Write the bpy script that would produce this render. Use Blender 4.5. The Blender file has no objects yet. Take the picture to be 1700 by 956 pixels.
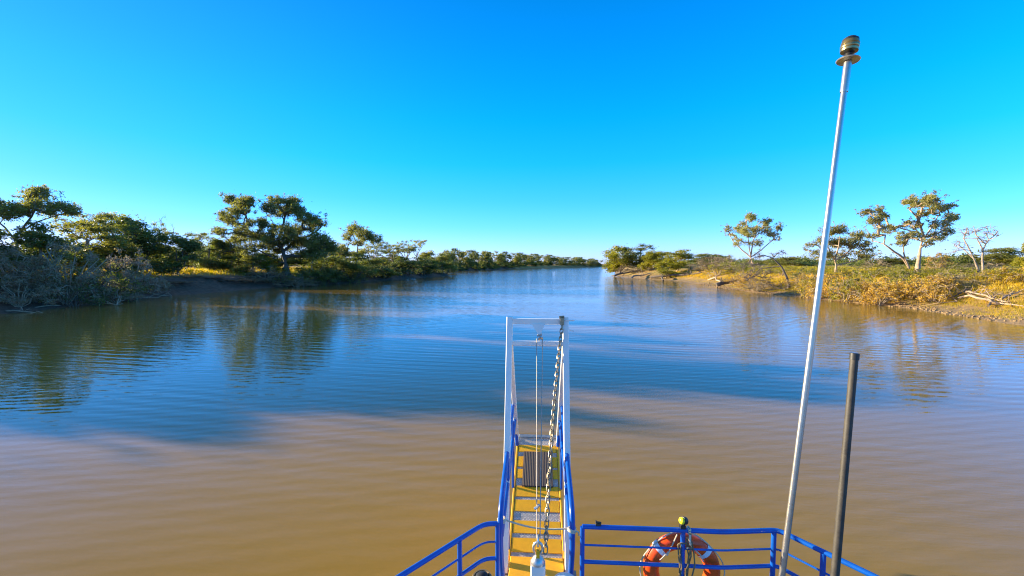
import bpy, bmesh, math, random
import numpy as np
from mathutils import Vector, Matrix

# ---------------------------------------------------------------- camera, sky, sun, exposure
sc = bpy.context.scene
COL = sc.collection
R = math.radians
F, HZ, CAMZ = 700.0, 438.0, 4.25            # focal length and horizon row in the 1700 px photo, eye height
YAW, PITCH = R(3.7), math.atan(40 / 700)
cam = bpy.data.objects.new('camera', bpy.data.cameras.new('camera'))
COL.objects.link(cam)
sc.camera = cam
cam.location = (0, 0, CAMZ)
cam.rotation_euler = (R(90) - PITCH, 0, YAW)
cam.data.sensor_width = 36
cam.data.lens = 36 * F / 1700
cam.data.clip_start = 0.05
cam.data.clip_end = 20000
MROT = cam.rotation_euler.to_matrix()
CAMLOC = Vector((0, 0, CAMZ))

SUN_EL, SUN_AZ = R(11.0), R(165.0)          # direction TO the sun, angle from +X
world = bpy.data.worlds.new('World')
sc.world = world
world.use_nodes = True
nt = world.node_tree
sky = nt.nodes.new('ShaderNodeTexSky')
sky.sky_type = 'NISHITA'
sky.sun_disc = False
sky.sun_elevation = SUN_EL
sky.sun_rotation = R(90) - SUN_AZ           # the sky measures clockwise from +Y
sky.air_density = 1.0
sky.dust_density = 0.1
sky.ozone_density = 3.0
tc = nt.nodes.new('ShaderNodeTexCoord')
sep = nt.nodes.new('ShaderNodeSeparateXYZ')
nt.links.new(tc.outputs['Generated'], sep.inputs[0])
ramp = nt.nodes.new('ShaderNodeValToRGB')   # saturated tint by height above the horizon; unseen zenith brightened as added fill
e = ramp.color_ramp.elements
SKYR = [(0.0, (.70, .98, 2.6)), (.038, (.58, .97, 2.4)), (.085, (.36, .99, 2.2)), (.144, (.20, 1.0, 2.1)),
        (.225, (.05, 1.10, 2.2)), (.314, (.012, 1.15, 2.2)), (.42, (.008, 1.09, 2.0)), (.525, (.008, .99, 1.75)), (.68, (.9, 1.0, 1.15)), (1.0, (3.3, 2.2, 1.8))]
e[0].position, e[0].color = SKYR[0][0], (*[c / 4 for c in SKYR[0][1]], 1)
e[1].position, e[1].color = SKYR[-1][0], (*[c / 4 for c in SKYR[-1][1]], 1)
for p, c in SKYR[1:-1]:
    x = e.new(p)
    x.color = (*[v / 4 for v in c], 1)
nt.links.new(sep.outputs[2], ramp.inputs[0])
mul = nt.nodes.new('ShaderNodeMix')
mul.data_type = 'RGBA'
mul.blend_type = 'MULTIPLY'
mul.inputs[0].default_value = 1
nt.links.new(sky.outputs[0], mul.inputs[6])


def wmath(op, a, b=None, c=None):
    n = nt.nodes.new('ShaderNodeMath')
    n.operation = op
    for i, v in enumerate((a, b, c)):
        if v is None: continue
        if isinstance(v, (int, float)): n.inputs[i].default_value = v
        else: nt.links.new(v, n.inputs[i])
    return n.outputs[0]


sd = Vector((math.cos(SUN_EL) * math.cos(SUN_AZ), math.cos(SUN_EL) * math.sin(SUN_AZ), math.sin(SUN_EL)))
dot = nt.nodes.new('ShaderNodeVectorMath')
dot.operation = 'DOT_PRODUCT'
nt.links.new(tc.outputs['Generated'], dot.inputs[0])
dot.inputs[1].default_value = tuple(sd)
d_ = dot.outputs['Value']
dp = wmath('POWER', wmath('MAXIMUM', d_, 0.0), 4.0)
even = wmath('MULTIPLY_ADD', wmath('MULTIPLY_ADD', d_, -.23, -.12), d_, .80)   # less glare round the sun
cmb = nt.nodes.new('ShaderNodeCombineXYZ')
nt.links.new(wmath('MULTIPLY', dp, .05), cmb.inputs[0])
add = nt.nodes.new('ShaderNodeVectorMath')
add.operation = 'ADD'
nt.links.new(ramp.outputs[0], add.inputs[0])
nt.links.new(cmb.outputs[0], add.inputs[1])
nt.links.new(add.outputs[0], mul.inputs[7])
sc2 = nt.nodes.new('ShaderNodeVectorMath')
sc2.operation = 'SCALE'
nt.links.new(wmath('MULTIPLY', even, 4.0), sc2.inputs[3])
nt.links.new(mul.outputs[2], sc2.inputs[0])
bg = nt.nodes['Background']
nt.links.new(sc2.outputs[0], bg.inputs[0])
bg.inputs[1].default_value = 0.11

sun = bpy.data.objects.new('sun', bpy.data.lights.new('sun', 'SUN'))
COL.objects.link(sun)
sun.data.energy = 5.0
sun.data.angle = R(0.5)
sun.data.color = (1.0, 0.84, 0.58)
sun.rotation_euler = sd.to_track_quat('Z', 'Y').to_euler()

sc.view_settings.view_transform = 'Standard'
sc.view_settings.look = 'None'
sc.view_settings.gamma = 1
sc.view_settings.exposure = 1.55
sc.cycles.filter_width = 1.1
sc.cycles.max_bounces = 6
sc.cycles.transparent_max_bounces = 6
sc.cycles.caustics_reflective = False
sc.cycles.caustics_refractive = False


# ---------------------------------------------------------------- helpers
def ray(px, py):
    v = Vector(((px - 850) / F, -(py - 478) / F, -1))
    return MROT @ v


def C(px, py, d):
    """world point seen at photo pixel (px, py), d metres along the view"""
    return CAMLOC + ray(px, py) * d


def W(px, py, z=0.0):
    """world point where that pixel's ray meets height z"""
    r = ray(px, py)
    return CAMLOC + r * ((z - CAMZ) / r.z)


def tag(o, label=None, cat=None, group=None, kind=None):
    if label: o['label'] = label
    if cat: o['category'] = cat
    if group: o['group'] = group
    if kind: o['kind'] = kind
    return o


def empty(name, loc=(0, 0, 0), label=None, cat=None, group=None):
    o = bpy.data.objects.new(name, None)
    o.empty_display_size = 0.2
    o.location = loc
    COL.objects.link(o)
    return tag(o, label, cat, group)


def link(name, me, parent=None, mat=None):
    if mat is not None and not me.materials:
        me.materials.append(mat)
    o = bpy.data.objects.new(name, me)
    COL.objects.link(o)
    if parent is not None:
        o.parent = parent
        o.matrix_parent_inverse = Matrix.Translation(-Vector(parent.location))
    return o


class MB:
    """collects polygons and links them as one mesh"""
    def __init__(s):
        s.v, s.f, s.n = [], [], 0

    def add(s, vs, fs):
        s.v.extend([tuple(v) for v in vs])
        s.f.extend([tuple(i + s.n for i in f) for f in fs])
        s.n += len(vs)

    def tube(s, pts, r, n=8, closed=False, cap=True):
        pts = [Vector(p) for p in pts]
        k = len(pts)
        rs = r if isinstance(r, (list, tuple)) else [r] * k
        vs, fs = [], []
        up = None
        for i, p in enumerate(pts):
            if closed:
                t = pts[(i + 1) % k] - pts[i - 1]
            else:
                t = pts[min(i + 1, k - 1)] - pts[max(i - 1, 0)]
            if t.length < 1e-9: t = Vector((0, 0, 1))
            t.normalize()
            if up is None:
                up = Vector((0, 0, 1)) if abs(t.z) < .9 else Vector((1, 0, 0))
            a = t.cross(up)
            if a.length < 1e-6: a = t.cross(Vector((0, 1, 0)))
            a.normalize()
            b = a.cross(t).normalized()
            up = b
            for j in range(n):
                w = 2 * math.pi * j / n
                vs.append(p + (a * math.cos(w) + b * math.sin(w)) * rs[i])
        m = k if closed else k - 1
        for i in range(m):
            for j in range(n):
                i2 = (i + 1) % k
                fs.append((i * n + j, i * n + (j + 1) % n, i2 * n + (j + 1) % n, i2 * n + j))
        if cap and not closed:
            fs.append(tuple(range(n))[::-1])
            fs.append(tuple((k - 1) * n + j for j in range(n)))
        s.add(vs, fs)

    def beam(s, p0, p1, w, h, up=(0, 0, 1), bev=.006):
        """rectangular bar with chamfered edges"""
        p0, p1 = Vector(p0), Vector(p1)
        t = (p1 - p0).normalized()
        a = t.cross(Vector(up))
        if a.length < 1e-6: a = t.cross(Vector((0, 1, 0)))
        a.normalize()
        b = a.cross(t).normalized()
        q = []
        for sx, sy in ((-1, -1), (1, -1), (1, 1), (-1, 1)):
            x, y = sx * w / 2, sy * h / 2
            c1, c2 = (x, y - sy * bev), (x - sx * bev, y)
            q += [c1, c2] if sx * sy < 0 else [c2, c1]
        q.sort(key=lambda c: math.atan2(c[1], c[0]))
        vs = [p0 + a * x + b * y for x, y in q] + [p1 + a * x + b * y for x, y in q]
        n = 8
        fs = [(j, (j + 1) % n, n + (j + 1) % n, n + j) for j in range(n)]
        fs += [tuple(range(n))[::-1], tuple(range(n, 2 * n))]
        s.add(vs, fs)

    def box(s, c, size, bev=.004):
        x, y, z = c
        s.beam((x, y - size[1] / 2, z), (x, y + size[1] / 2, z), size[0], size[2], bev=bev)

    def lathe(s, prof, n=20, mat=None):
        """profile (r, z) turned round Z, then moved by mat"""
        vs, fs = [], []
        for r, z in prof:
            for j in range(n):
                w = 2 * math.pi * j / n
                v = Vector((r * math.cos(w), r * math.sin(w), z))
                vs.append(mat @ v if mat else v)
        for i in range(len(prof) - 1):
            for j in range(n):
                fs.append((i * n + j, i * n + (j + 1) % n, (i + 1) * n + (j + 1) % n, (i + 1) * n + j))
        fs.append(tuple(range(n))[::-1])
        fs.append(tuple((len(prof) - 1) * n + j for j in range(n)))
        s.add(vs, fs)

    def mesh(s, name, smooth=True, angle=40):
        me = bpy.data.meshes.new(name)
        me.from_pydata(s.v, [], s.f)
        bm = bmesh.new()
        bm.from_mesh(me)
        bmesh.ops.recalc_face_normals(bm, faces=bm.faces)
        bm.to_mesh(me)
        bm.free()
        if smooth:
            me.polygons.foreach_set('use_smooth', [True] * len(me.polygons))
            me.set_sharp_from_angle(angle=R(angle))
        me.update()
        return me

    def build(s, name, mat, parent=None, smooth=True, angle=40):
        return link(name, s.mesh(name, smooth, angle), parent, mat)


# ---------------------------------------------------------------- materials
def newmat(name):
    m = bpy.data.materials.new(name)
    m.use_nodes = True
    return m, m.node_tree, m.node_tree.nodes['Principled BSDF']


def nd(t, kind, **kw):
    n = t.nodes.new(kind)
    for k, v in kw.items():
        setattr(n, k, v)
    return n


def noise(t, scale, detail=4, rough=.55, vec=None, dist=0):
    n = nd(t, 'ShaderNodeTexNoise')
    n.inputs['Scale'].default_value = scale
    n.inputs['Detail'].default_value = detail
    n.inputs['Roughness'].default_value = rough
    n.inputs['Distortion'].default_value = dist
    if vec is not None: t.links.new(vec, n.inputs['Vector'])
    return n


def cramp(t, fac, stops):
    r = nd(t, 'ShaderNodeValToRGB')
    el = r.color_ramp.elements
    while len(el) < len(stops): el.new(0.5)
    for i, (p, c) in enumerate(stops):
        el[i].position = p
        el[i].color = (*c, 1) if len(c) == 3 else c
    t.links.new(fac, r.inputs[0])
    return r


def mixc(t, fac, a, b, blend='MIX'):
    m = nd(t, 'ShaderNodeMix', data_type='RGBA', blend_type=blend)
    for i, v in ((0, fac), (6, a), (7, b)):
        if isinstance(v, (int, float)): m.inputs[i].default_value = v
        elif isinstance(v, tuple): m.inputs[i].default_value = (*v, 1)
        else: t.links.new(v, m.inputs[i])
    return m.outputs[2]


def pos(t):
    return nd(t, 'ShaderNodeNewGeometry').outputs['Position']


def paint(name, col, rough=.4, metal=0, var=.12, scale=9, wear=None, bump=0.0, wear_lo=.62):
    m, t, b = newmat(name)
    p = pos(t)
    n = noise(t, scale, 5, .6, p)
    c = cramp(t, n.outputs[0], [(.3, tuple(x * (1 - var) for x in col)), (.7, tuple(min(1, x * (1 + var)) for x in col))])
    out = c.outputs[0]
    if wear:
        n2 = noise(t, scale * 3.1, 6, .7, p)
        f = cramp(t, n2.outputs[0], [(wear_lo, (0, 0, 0)), (wear_lo + .06, (1, 1, 1))])
        out = mixc(t, f.outputs[0], out, wear)
    t.links.new(out, b.inputs['Base Color'])
    n3 = noise(t, scale * 2, 3, .5, p)
    r = nd(t, 'ShaderNodeMapRange')
    r.inputs[3].default_value, r.inputs[4].default_value = rough * .8, min(1, rough * 1.25)
    t.links.new(n3.outputs[0], r.inputs[0])
    t.links.new(r.outputs[0], b.inputs['Roughness'])
    b.inputs['Metallic'].default_value = metal
    if bump:
        bp = nd(t, 'ShaderNodeBump')
        bp.inputs['Distance'].default_value = bump
        n4 = noise(t, scale * 6, 4, .6, p)
        t.links.new(n4.outputs[0], bp.inputs['Height'])
        t.links.new(bp.outputs[0], b.inputs['Normal'])
    return m


def foliage_mat(name, dark, light, hi, trans=.35):
    """leaf colour varies per clump, per leaf and per plant"""
    m, t, b = newmat(name)
    at = nd(t, 'ShaderNodeAttribute', attribute_name='tone')
    oi = nd(t, 'ShaderNodeObjectInfo')
    mx = nd(t, 'ShaderNodeMath', operation='MULTIPLY_ADD')
    t.links.new(oi.outputs['Random'], mx.inputs[0])
    mx.inputs[1].default_value = .22
    t.links.new(at.outputs['Fac'], mx.inputs[2])
    c = cramp(t, mx.outputs[0], [(.12, dark), (.62, light), (1.05, hi)])
    b.inputs['Roughness'].default_value = .55
    t.links.new(c.outputs[0], b.inputs['Base Color'])
    tr = nd(t, 'ShaderNodeBsdfTranslucent')
    hs = nd(t, 'ShaderNodeHueSaturation')
    hs.inputs['Saturation'].default_value = 1.2
    hs.inputs['Value'].default_value = 1.25
    t.links.new(c.outputs[0], hs.inputs['Color'])
    t.links.new(hs.outputs[0], tr.inputs[0])
    ms = nd(t, 'ShaderNodeMixShader')
    ms.inputs[0].default_value = trans
    t.links.new(b.outputs[0], ms.inputs[1])
    t.links.new(tr.outputs[0], ms.inputs[2])
    t.links.new(ms.outputs[0], t.nodes['Material Output'].inputs[0])
    return m


M = {}
M['olive'] = foliage_mat('olive_leaf', (.12, .13, .036), (.27, .27, .07), (.44, .39, .09), .52)
M['greygum'] = foliage_mat('grey_gum_leaf', (.17, .17, .05), (.36, .34, .10), (.50, .46, .13), .5)
M['deep'] = foliage_mat('deep_green_leaf', (.085, .11, .032), (.18, .205, .05), (.33, .32, .07), .5)
M['greyshrub'] = foliage_mat('grey_shrub_leaf', (.16, .13, .06), (.28, .23, .11), (.40, .32, .16), .35)
M['gold'] = foliage_mat('golden_leaf', (.15, .16, .02), (.33, .31, .03), (.52, .45, .05), .5)
M['straw'] = foliage_mat('straw_leaf', (.44, .27, .03), (.72, .46, .06), (.84, .60, .12), .45)
M['grass'] = foliage_mat('grass_blade', (.17, .20, .015), (.55, .39, .025), (.80, .48, .06), .5)
M['bark'] = paint('gum_bark', (.30, .235, .17), .85, 0, .35, 3, (.14, .10, .07), .02, .55)
M['palebark'] = paint('pale_bark', (.38, .27, .18), .8, 0, .3, 3, (.22, .16, .11), .02, .56)
M['darkbark'] = paint('dark_bark', (.13, .10, .075), .9, 0, .35, 4, (.24, .2, .16), .02, .6)
M['greytwig'] = paint('grey_twig', (.33, .255, .17), .85, 0, .3, 4)
M['driftwood'] = paint('driftwood_grey', (.36, .27, .19), .85, 0, .35, 3, (.18, .13, .09), .02)

M['blue'] = paint('blue_paint', (.003, .085, .40), .3, 0, .16, 6, (.10, .07, .07), 0, .69)
M['white'] = paint('white_paint', (.85, .80, .71), .38, 0, .05, 5, (.45, .30, .18), 0, .71)
M['yellow'] = paint('yellow_tread_paint', (.95, .43, .004), .6, 0, .10, 8, (.33, .2, .05), .0015, .71)
M['steel'] = paint('galvanised_steel', (.55, .54, .50), .35, .85, .2, 20)
M['cable'] = paint('wire_rope', (.40, .35, .29), .55, .3, .2, 40)
M['brass'] = paint('chain_steel', (.34, .28, .18), .38, .85, .25, 30)
M['alu'] = paint('pole_aluminium', (.50, .46, .39), .30, .9, .08, 6)
M['black'] = paint('black_rubber', (.018, .018, .017), .5, 0, .3, 12)
M['darkpole'] = paint('dark_weathered_pole', (.045, .038, .028), .6, 0, .4, 10, (.10, .09, .07), .001, .66)
M['bronze'] = paint('lamp_bronze', (.30, .23, .10), .28, .8, .2, 16)
M['orange'] = paint('ring_orange', (.95, .085, .003), .35, 0, .08, 10, (.55, .07, .02), 0, .74)
M['band'] = paint('reflective_band', (.72, .74, .78), .35, 0, .05, 20)
M['rope'] = paint('rope_cream', (.62, .53, .38), .8, 0, .2, 40)
M['brownrope'] = paint('rope_brown', (.20, .14, .07), .85, 0, .25, 40)
M['yellowlens'] = paint('yellow_lens', (.85, .72, .02), .25, 0, .05, 20)
M['hull'] = paint('hull_white', (.7, .7, .68), .5, 0, .06, 2)
M['deck'] = paint('deck_grey', (.22, .22, .21), .7, 0, .15, 6)


def checker_plate():
    m, t, b = newmat('checker_plate')
    p = pos(t)
    v = nd(t, 'ShaderNodeTexVoronoi', feature='F1', distance='CHEBYCHEV')
    mp = nd(t, 'ShaderNodeMapping')
    mp.inputs['Rotation'].default_value = (0, 0, R(45))
    t.links.new(p, mp.inputs[0])
    t.links.new(mp.outputs[0], v.inputs['Vector'])
    v.inputs['Scale'].default_value = 34
    v.inputs['Randomness'].default_value = .35
    c = cramp(t, v.outputs['Distance'], [(.18, (.80, .72, .62)), (.42, (.30, .26, .22))])
    n = noise(t, 30, 4, .6, p)
    o = mixc(t, n.outputs[0], c.outputs[0], (.55, .48, .41))
    t.links.new(o, b.inputs['Base Color'])
    b.inputs['Metallic'].default_value = .1
    b.inputs['Roughness'].default_value = .5
    bp = nd(t, 'ShaderNodeBump', invert=True)
    bp.inputs['Distance'].default_value = .004
    t.links.new(v.outputs['Distance'], bp.inputs['Height'])
    t.links.new(bp.outputs[0], b.inputs['Normal'])
    return m


def mat_ribbed():
    m, t, b = newmat('ribbed_mat')
    p = pos(t)
    w = nd(t, 'ShaderNodeTexWave', wave_type='BANDS', bands_direction='X')
    w.inputs['Scale'].default_value = 12
    w.inputs['Distortion'].default_value = .5
    t.links.new(p, w.inputs[0])
    n = noise(t, 60, 4, .7, p)
    c = cramp(t, w.outputs['Fac'], [(.2, (.035, .026, .022)), (.8, (.13, .10, .085))])
    t.links.new(mixc(t, n.outputs[0], c.outputs[0], (.06, .045, .038)), b.inputs['Base Color'])
    b.inputs['Roughness'].default_value = .9
    bp = nd(t, 'ShaderNodeBump')
    bp.inputs['Distance'].default_value = .006
    t.links.new(w.outputs['Fac'], bp.inputs['Height'])
    t.links.new(bp.outputs[0], b.inputs['Normal'])
    return m


M['checker'] = checker_plate()
M['doormat'] = mat_ribbed()


def water_mat():
    m, t, b = newmat('muddy_water')
    p = pos(t)
    # silt drifts
    mp0 = nd(t, 'ShaderNodeMapping')
    mp0.inputs['Scale'].default_value = (.5, 1.6, 1)
    t.links.new(p, mp0.inputs[0])
    n0 = noise(t, .06, 4, .6, mp0.outputs[0], .4)
    c = cramp(t, n0.outputs[0], [(.3, (.285, .160, .014)), (.7, (.330, .195, .030))])
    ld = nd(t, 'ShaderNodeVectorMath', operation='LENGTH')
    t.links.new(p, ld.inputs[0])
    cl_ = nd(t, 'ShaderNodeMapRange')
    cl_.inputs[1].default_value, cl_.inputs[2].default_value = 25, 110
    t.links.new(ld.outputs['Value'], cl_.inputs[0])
    # water colour darkens with distance, standing in for stronger sky reflection
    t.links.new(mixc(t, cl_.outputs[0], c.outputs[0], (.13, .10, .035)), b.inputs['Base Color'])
    b.inputs['IOR'].default_value = 1.33
    b.inputs['Roughness'].default_value = .03
    b.inputs['Specular IOR Level'].default_value = .5

    def wave(rot, sx, sy, scale, detail, dist=0):
        mp = nd(t, 'ShaderNodeMapping')
        mp.inputs['Rotation'].default_value = (0, 0, R(rot))
        mp.inputs['Scale'].default_value = (sx, sy, 1)
        t.links.new(p, mp.inputs[0])
        return noise(t, scale, detail, .5, mp.outputs[0], dist).outputs[0]

    def bands(rot, scale, dist, dscale):
        mp = nd(t, 'ShaderNodeMapping')
        mp.inputs['Rotation'].default_value = (0, 0, R(rot))
        t.links.new(p, mp.inputs[0])
        w = nd(t, 'ShaderNodeTexWave', wave_type='BANDS', bands_direction='Y', wave_profile='SIN')
        w.inputs['Scale'].default_value = scale
        w.inputs['Distortion'].default_value = dist
        w.inputs['Detail'].default_value = 2
        w.inputs['Detail Scale'].default_value = dscale
        t.links.new(mp.outputs[0], w.inputs[0])
        return w.outputs['Fac']

    def mad(a, k, c=None):
        x = nd(t, 'ShaderNodeMath', operation='MULTIPLY_ADD')
        t.links.new(a, x.inputs[0])
        if isinstance(k, float): x.inputs[1].default_value = k
        else: t.links.new(k, x.inputs[1])
        if c is None: x.inputs[2].default_value = 0
        else: t.links.new(c, x.inputs[2])
        return x.outputs[0]
    # breeze patches calm and ruffle the ripples in long streaks
    patch = wave(6, .035, .16, 1.0, 3, .3)
    pr = cramp(t, patch, [(.33, (.25, .25, .25)), (.62, (1, 1, 1))]).outputs[0]
    pr2 = cramp(t, wave(-10, .05, .12, 1.3, 2, .5), [(.36, (.15, .15, .15)), (.64, (1, 1, 1))]).outputs[0]
    h = mad(mad(bands(7, .50, 3.4, .5), .0085), pr2)                  # lines about a metre apart
    h = mad(bands(-14, .85, 3.0, .8), .0030, h)
    h = mad(wave(5, .55, 1.7, 1.1, 3), .014, h)
    fine = mad(wave(-8, 1.6, 5.0, 1.6, 3), .0075)
    h = mad(fine, pr, h)
    h = mad(wave(3, .10, .35, 1.0, 2), .018, h)
    bp = nd(t, 'ShaderNodeBump')
    ln = nd(t, 'ShaderNodeVectorMath', operation='LENGTH')
    t.links.new(p, ln.inputs[0])
    mr = nd(t, 'ShaderNodeMapRange')
    for i_, v_ in ((1, 12), (2, 110), (3, .55), (4, 1.5)): mr.inputs[i_].default_value = v_
    t.links.new(ln.outputs['Value'], mr.inputs[0])
    t.links.new(mr.outputs[0], bp.inputs['Strength'])       # ripples die away from the boat
    bp.inputs['Distance'].default_value = 1
    t.links.new(h, bp.inputs['Height'])
    t.links.new(bp.outputs[0], b.inputs['Normal'])
    return m


def ground_mat():
    m, t, b = newmat('river_bank_earth')
    p = pos(t)
    sepz = nd(t, 'ShaderNodeSeparateXYZ')
    t.links.new(p, sepz.inputs[0])
    n1 = noise(t, .35, 6, .65, p)
    n2 = noise(t, 2.2, 6, .7, p)
    n3 = noise(t, .12, 4, .6, p)
    mud = cramp(t, n2.outputs[0], [(.3, (.19, .115, .05)), (.7, (.38, .25, .11))]).outputs[0]
    soil = cramp(t, n1.outputs[0], [(.3, (.28, .15, .04)), (.7, (.52, .30, .08))]).outputs[0]
    grass = cramp(t, n2.outputs[0], [(.3, (.20, .15, .03)), (.7, (.40, .28, .06))]).outputs[0]
    f = cramp(t, n3.outputs[0], [(.40, (0, 0, 0)), (.6, (1, 1, 1))]).outputs[0]
    up = mixc(t, f, soil, grass)
    zj = nd(t, 'ShaderNodeMath', operation='MULTIPLY_ADD')
    t.links.new(n1.outputs[0], zj.inputs[0])
    zj.inputs[1].default_value = .5
    t.links.new(sepz.outputs[2], zj.inputs[2])
    zr = nd(t, 'ShaderNodeMapRange')
    zr.inputs[1].default_value, zr.inputs[2].default_value = .55, .95
    t.links.new(zj.outputs[0], zr.inputs[0])
    o = mixc(t, zr.outputs[0], mud, up)
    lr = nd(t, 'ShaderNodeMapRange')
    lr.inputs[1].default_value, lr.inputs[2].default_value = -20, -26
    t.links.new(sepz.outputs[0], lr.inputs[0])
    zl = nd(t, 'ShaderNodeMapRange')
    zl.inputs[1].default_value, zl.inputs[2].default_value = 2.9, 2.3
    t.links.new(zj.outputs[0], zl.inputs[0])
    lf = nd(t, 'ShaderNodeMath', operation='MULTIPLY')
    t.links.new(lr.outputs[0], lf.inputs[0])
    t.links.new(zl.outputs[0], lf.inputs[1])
    shade_mud = cramp(t, n2.outputs[0], [(.3, (.05, .035, .022)), (.7, (.15, .105, .065))]).outputs[0]
    o = mixc(t, lf.outputs[0], o, shade_mud)                     # left bank mud, its shade deepened in the colour
    t.links.new(o, b.inputs['Base Color'])
    b.inputs['Roughness'].default_value = .95
    bp = nd(t, 'ShaderNodeBump')
    bp.inputs['Distance'].default_value = .12
    t.links.new(n2.outputs[0], bp.inputs['Height'])
    t.links.new(bp.outputs[0], b.inputs['Normal'])
    return m


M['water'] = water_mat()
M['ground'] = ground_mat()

# ---------------------------------------------------------------- the river and its banks
LP = [(-44, -400), (-44.5, -60), (-45.5, 10)] + [tuple(W(*q)[:2]) for q in
      ((0, 522), (150, 505), (270, 492), (350, 486), (440, 478), (560, 471), (680, 462.5), (746, 457))]
LP += [(-50, 172), (-56, 215)] + [tuple(W(*q)[:2]) for q in ((760, 449.5), (860, 446), (985, 442.8))] + [(230, 760), (900, 860)]
RP = [(34, -400), (33.5, -60), (33, 10)] + [tuple(W(*q)[:2]) for q in
      ((1700, 541), (1500, 511), (1290, 489.5), (1200, 479), (1130, 467), (1060, 462), (1012, 458))]
RP += [(31, 175), (52, 300)] + [tuple(W(*q)[:2]) for q in ((1004, 444.5),)] + [(330, 620), (900, 700)]


def curve_x(P, y):
    ys = [p[1] for p in P]
    xs = [p[0] for p in P]
    return float(np.interp(y, ys, xs))


def hash2(x, y, s):
    return (math.sin(x * .61 * s + 1.3 * math.sin(y * .37 * s)) + math.sin(y * .83 * s + 1.7 * math.sin(x * .29 * s + 2))) * .5


def bank_h(side, d, x, y):
    if d <= 0: return max(-1.2, d * .25)
    j = hash2(x, y, .5) * .25 + hash2(x, y, 1.7) * .10
    if side == 'L':
        prof = np.interp(d, [0, .6, 2, 4.5, 7, 12, 60, 4000], [0, .25, .7, 1.9, 2.55, 2.75, 3.0, 3.2])
    else:
        prof = np.interp(d, [0, 1, 3, 6, 10, 15, 22, 60, 4000], [0, .12, .42, 1.15, 2.1, 2.85, 3.2, 3.35, 3.4])
    return float(prof) + j * min(1, d / 3)


def ground_z(x, y):
    xl, xr = curve_x(LP, y), curve_x(RP, y)
    if x < xl: return bank_h('L', xl - x, x, y)
    if x > xr: return bank_h('R', x - xr, x, y)
    return -.5


def build_ground():
    ys = list(np.arange(-60, 130, 1.3)) + list(np.arange(130, 320, 5)) + list(np.arange(320, 860, 14)) + [1000, 1400, 2500, 6000, 12000]
    ys = [-6000, -1500, -400, -150] + ys
    ds = [-8, -3, -1, 0, .5, 1, 1.6, 2.4, 3.2, 4, 5, 6, 7, 8.2, 9.5, 11, 13, 15, 18, 22, 27, 34, 45, 60, 90, 160, 400, 1500, 9000]
    vs, fs = [], []
    for y in ys:
        xl, xr = curve_x(LP, y), curve_x(RP, y)
        wob = .5 * hash2(3, y, 1.1) + .25 * hash2(7, y, 3.1) if -60 < y < 320 else 0
        if y > 860: xr = xl
        for d in reversed(ds):
            x = xl - d
            vs.append((x + wob * (d < 6), y, bank_h('L', d, x, y)))
        for d in ds:
            x = xr + d
            vs.append((x + wob * (d < 6) * .8, y, bank_h('R', d, x, y)))
    w = 2 * len(ds)
    for i in range(len(ys) - 1):
        for j in range(w - 1):
            fs.append((i * w + j, i * w + j + 1, (i + 1) * w + j + 1, (i + 1) * w + j))
    me = bpy.data.meshes.new('ground')
    me.from_pydata(vs, [], fs)
    me.polygons.foreach_set('use_smooth', [True] * len(me.polygons))
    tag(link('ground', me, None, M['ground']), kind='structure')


build_ground()
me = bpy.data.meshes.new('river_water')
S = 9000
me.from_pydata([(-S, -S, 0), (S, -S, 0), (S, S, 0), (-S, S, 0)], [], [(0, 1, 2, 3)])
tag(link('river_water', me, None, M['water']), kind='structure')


# ---------------------------------------------------------------- plants
def leaf_mesh(name, clumps, size, per, rng, droop=.5, aspect=.4, flat=1.0, shell=.45):
    """clumps: (x, y, z, rx, rz). Rhombic leaf faces spread through every clump"""
    V, T = [], []
    for (x, y, z, rx, rz) in clumps:
        n = max(6, int(per * rx * rx * rng.uniform(.75, 1.25)))
        u = rng.normal(size=(n, 3))
        u /= np.linalg.norm(u, axis=1)[:, None] + 1e-9
        rad = np.where(rng.random(n) < .68, rng.random(n) ** shell, np.abs(rng.normal(0, .75, n)))
        # lumpy outline
        k = rng.normal(size=3)
        lump = 1 + .28 * np.sin(3 * (u @ k) + rng.uniform(0, 6))
        c = u * (rad * lump)[:, None] * np.array([rx, rx, rz * flat]) + np.array([x, y, z])
        a = rng.normal(size=(n, 3))
        a[:, 2] = a[:, 2] * (1 - droop) - droop * 1.3
        a /= np.linalg.norm(a, axis=1)[:, None] + 1e-9
        b = np.cross(a, rng.normal(size=(n, 3)))
        b /= np.linalg.norm(b, axis=1)[:, None] + 1e-9
        L = (size * rng.uniform(.6, 1.4, n))[:, None]
        q = np.stack([c - a * L * .5, c + b * L * aspect * .5, c + a * L * .5, c - b * L * aspect * .5], axis=1)
        V.append(q.reshape(-1, 3))
        tone = rng.uniform(.1, .62) + rng.normal(0, .10, n)
        T.append(np.clip(tone, 0, .85))
    V = np.concatenate(V)
    T = np.concatenate(T)
    me = bpy.data.meshes.new(name)
    nf = len(T)
    me.vertices.add(nf * 4)
    me.vertices.foreach_set('co', V.astype(np.float32).ravel())
    me.loops.add(nf * 4)
    me.loops.foreach_set('vertex_index', np.arange(nf * 4, dtype=np.int32))
    me.polygons.add(nf)
    me.polygons.foreach_set('loop_start', np.arange(0, nf * 4, 4, dtype=np.int32))
    me.update(calc_edges=True)
    at = me.attributes.new('tone', 'FLOAT', 'FACE')
    at.data.foreach_set('value', T.astype(np.float32))
    me.validate()
    return me


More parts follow.
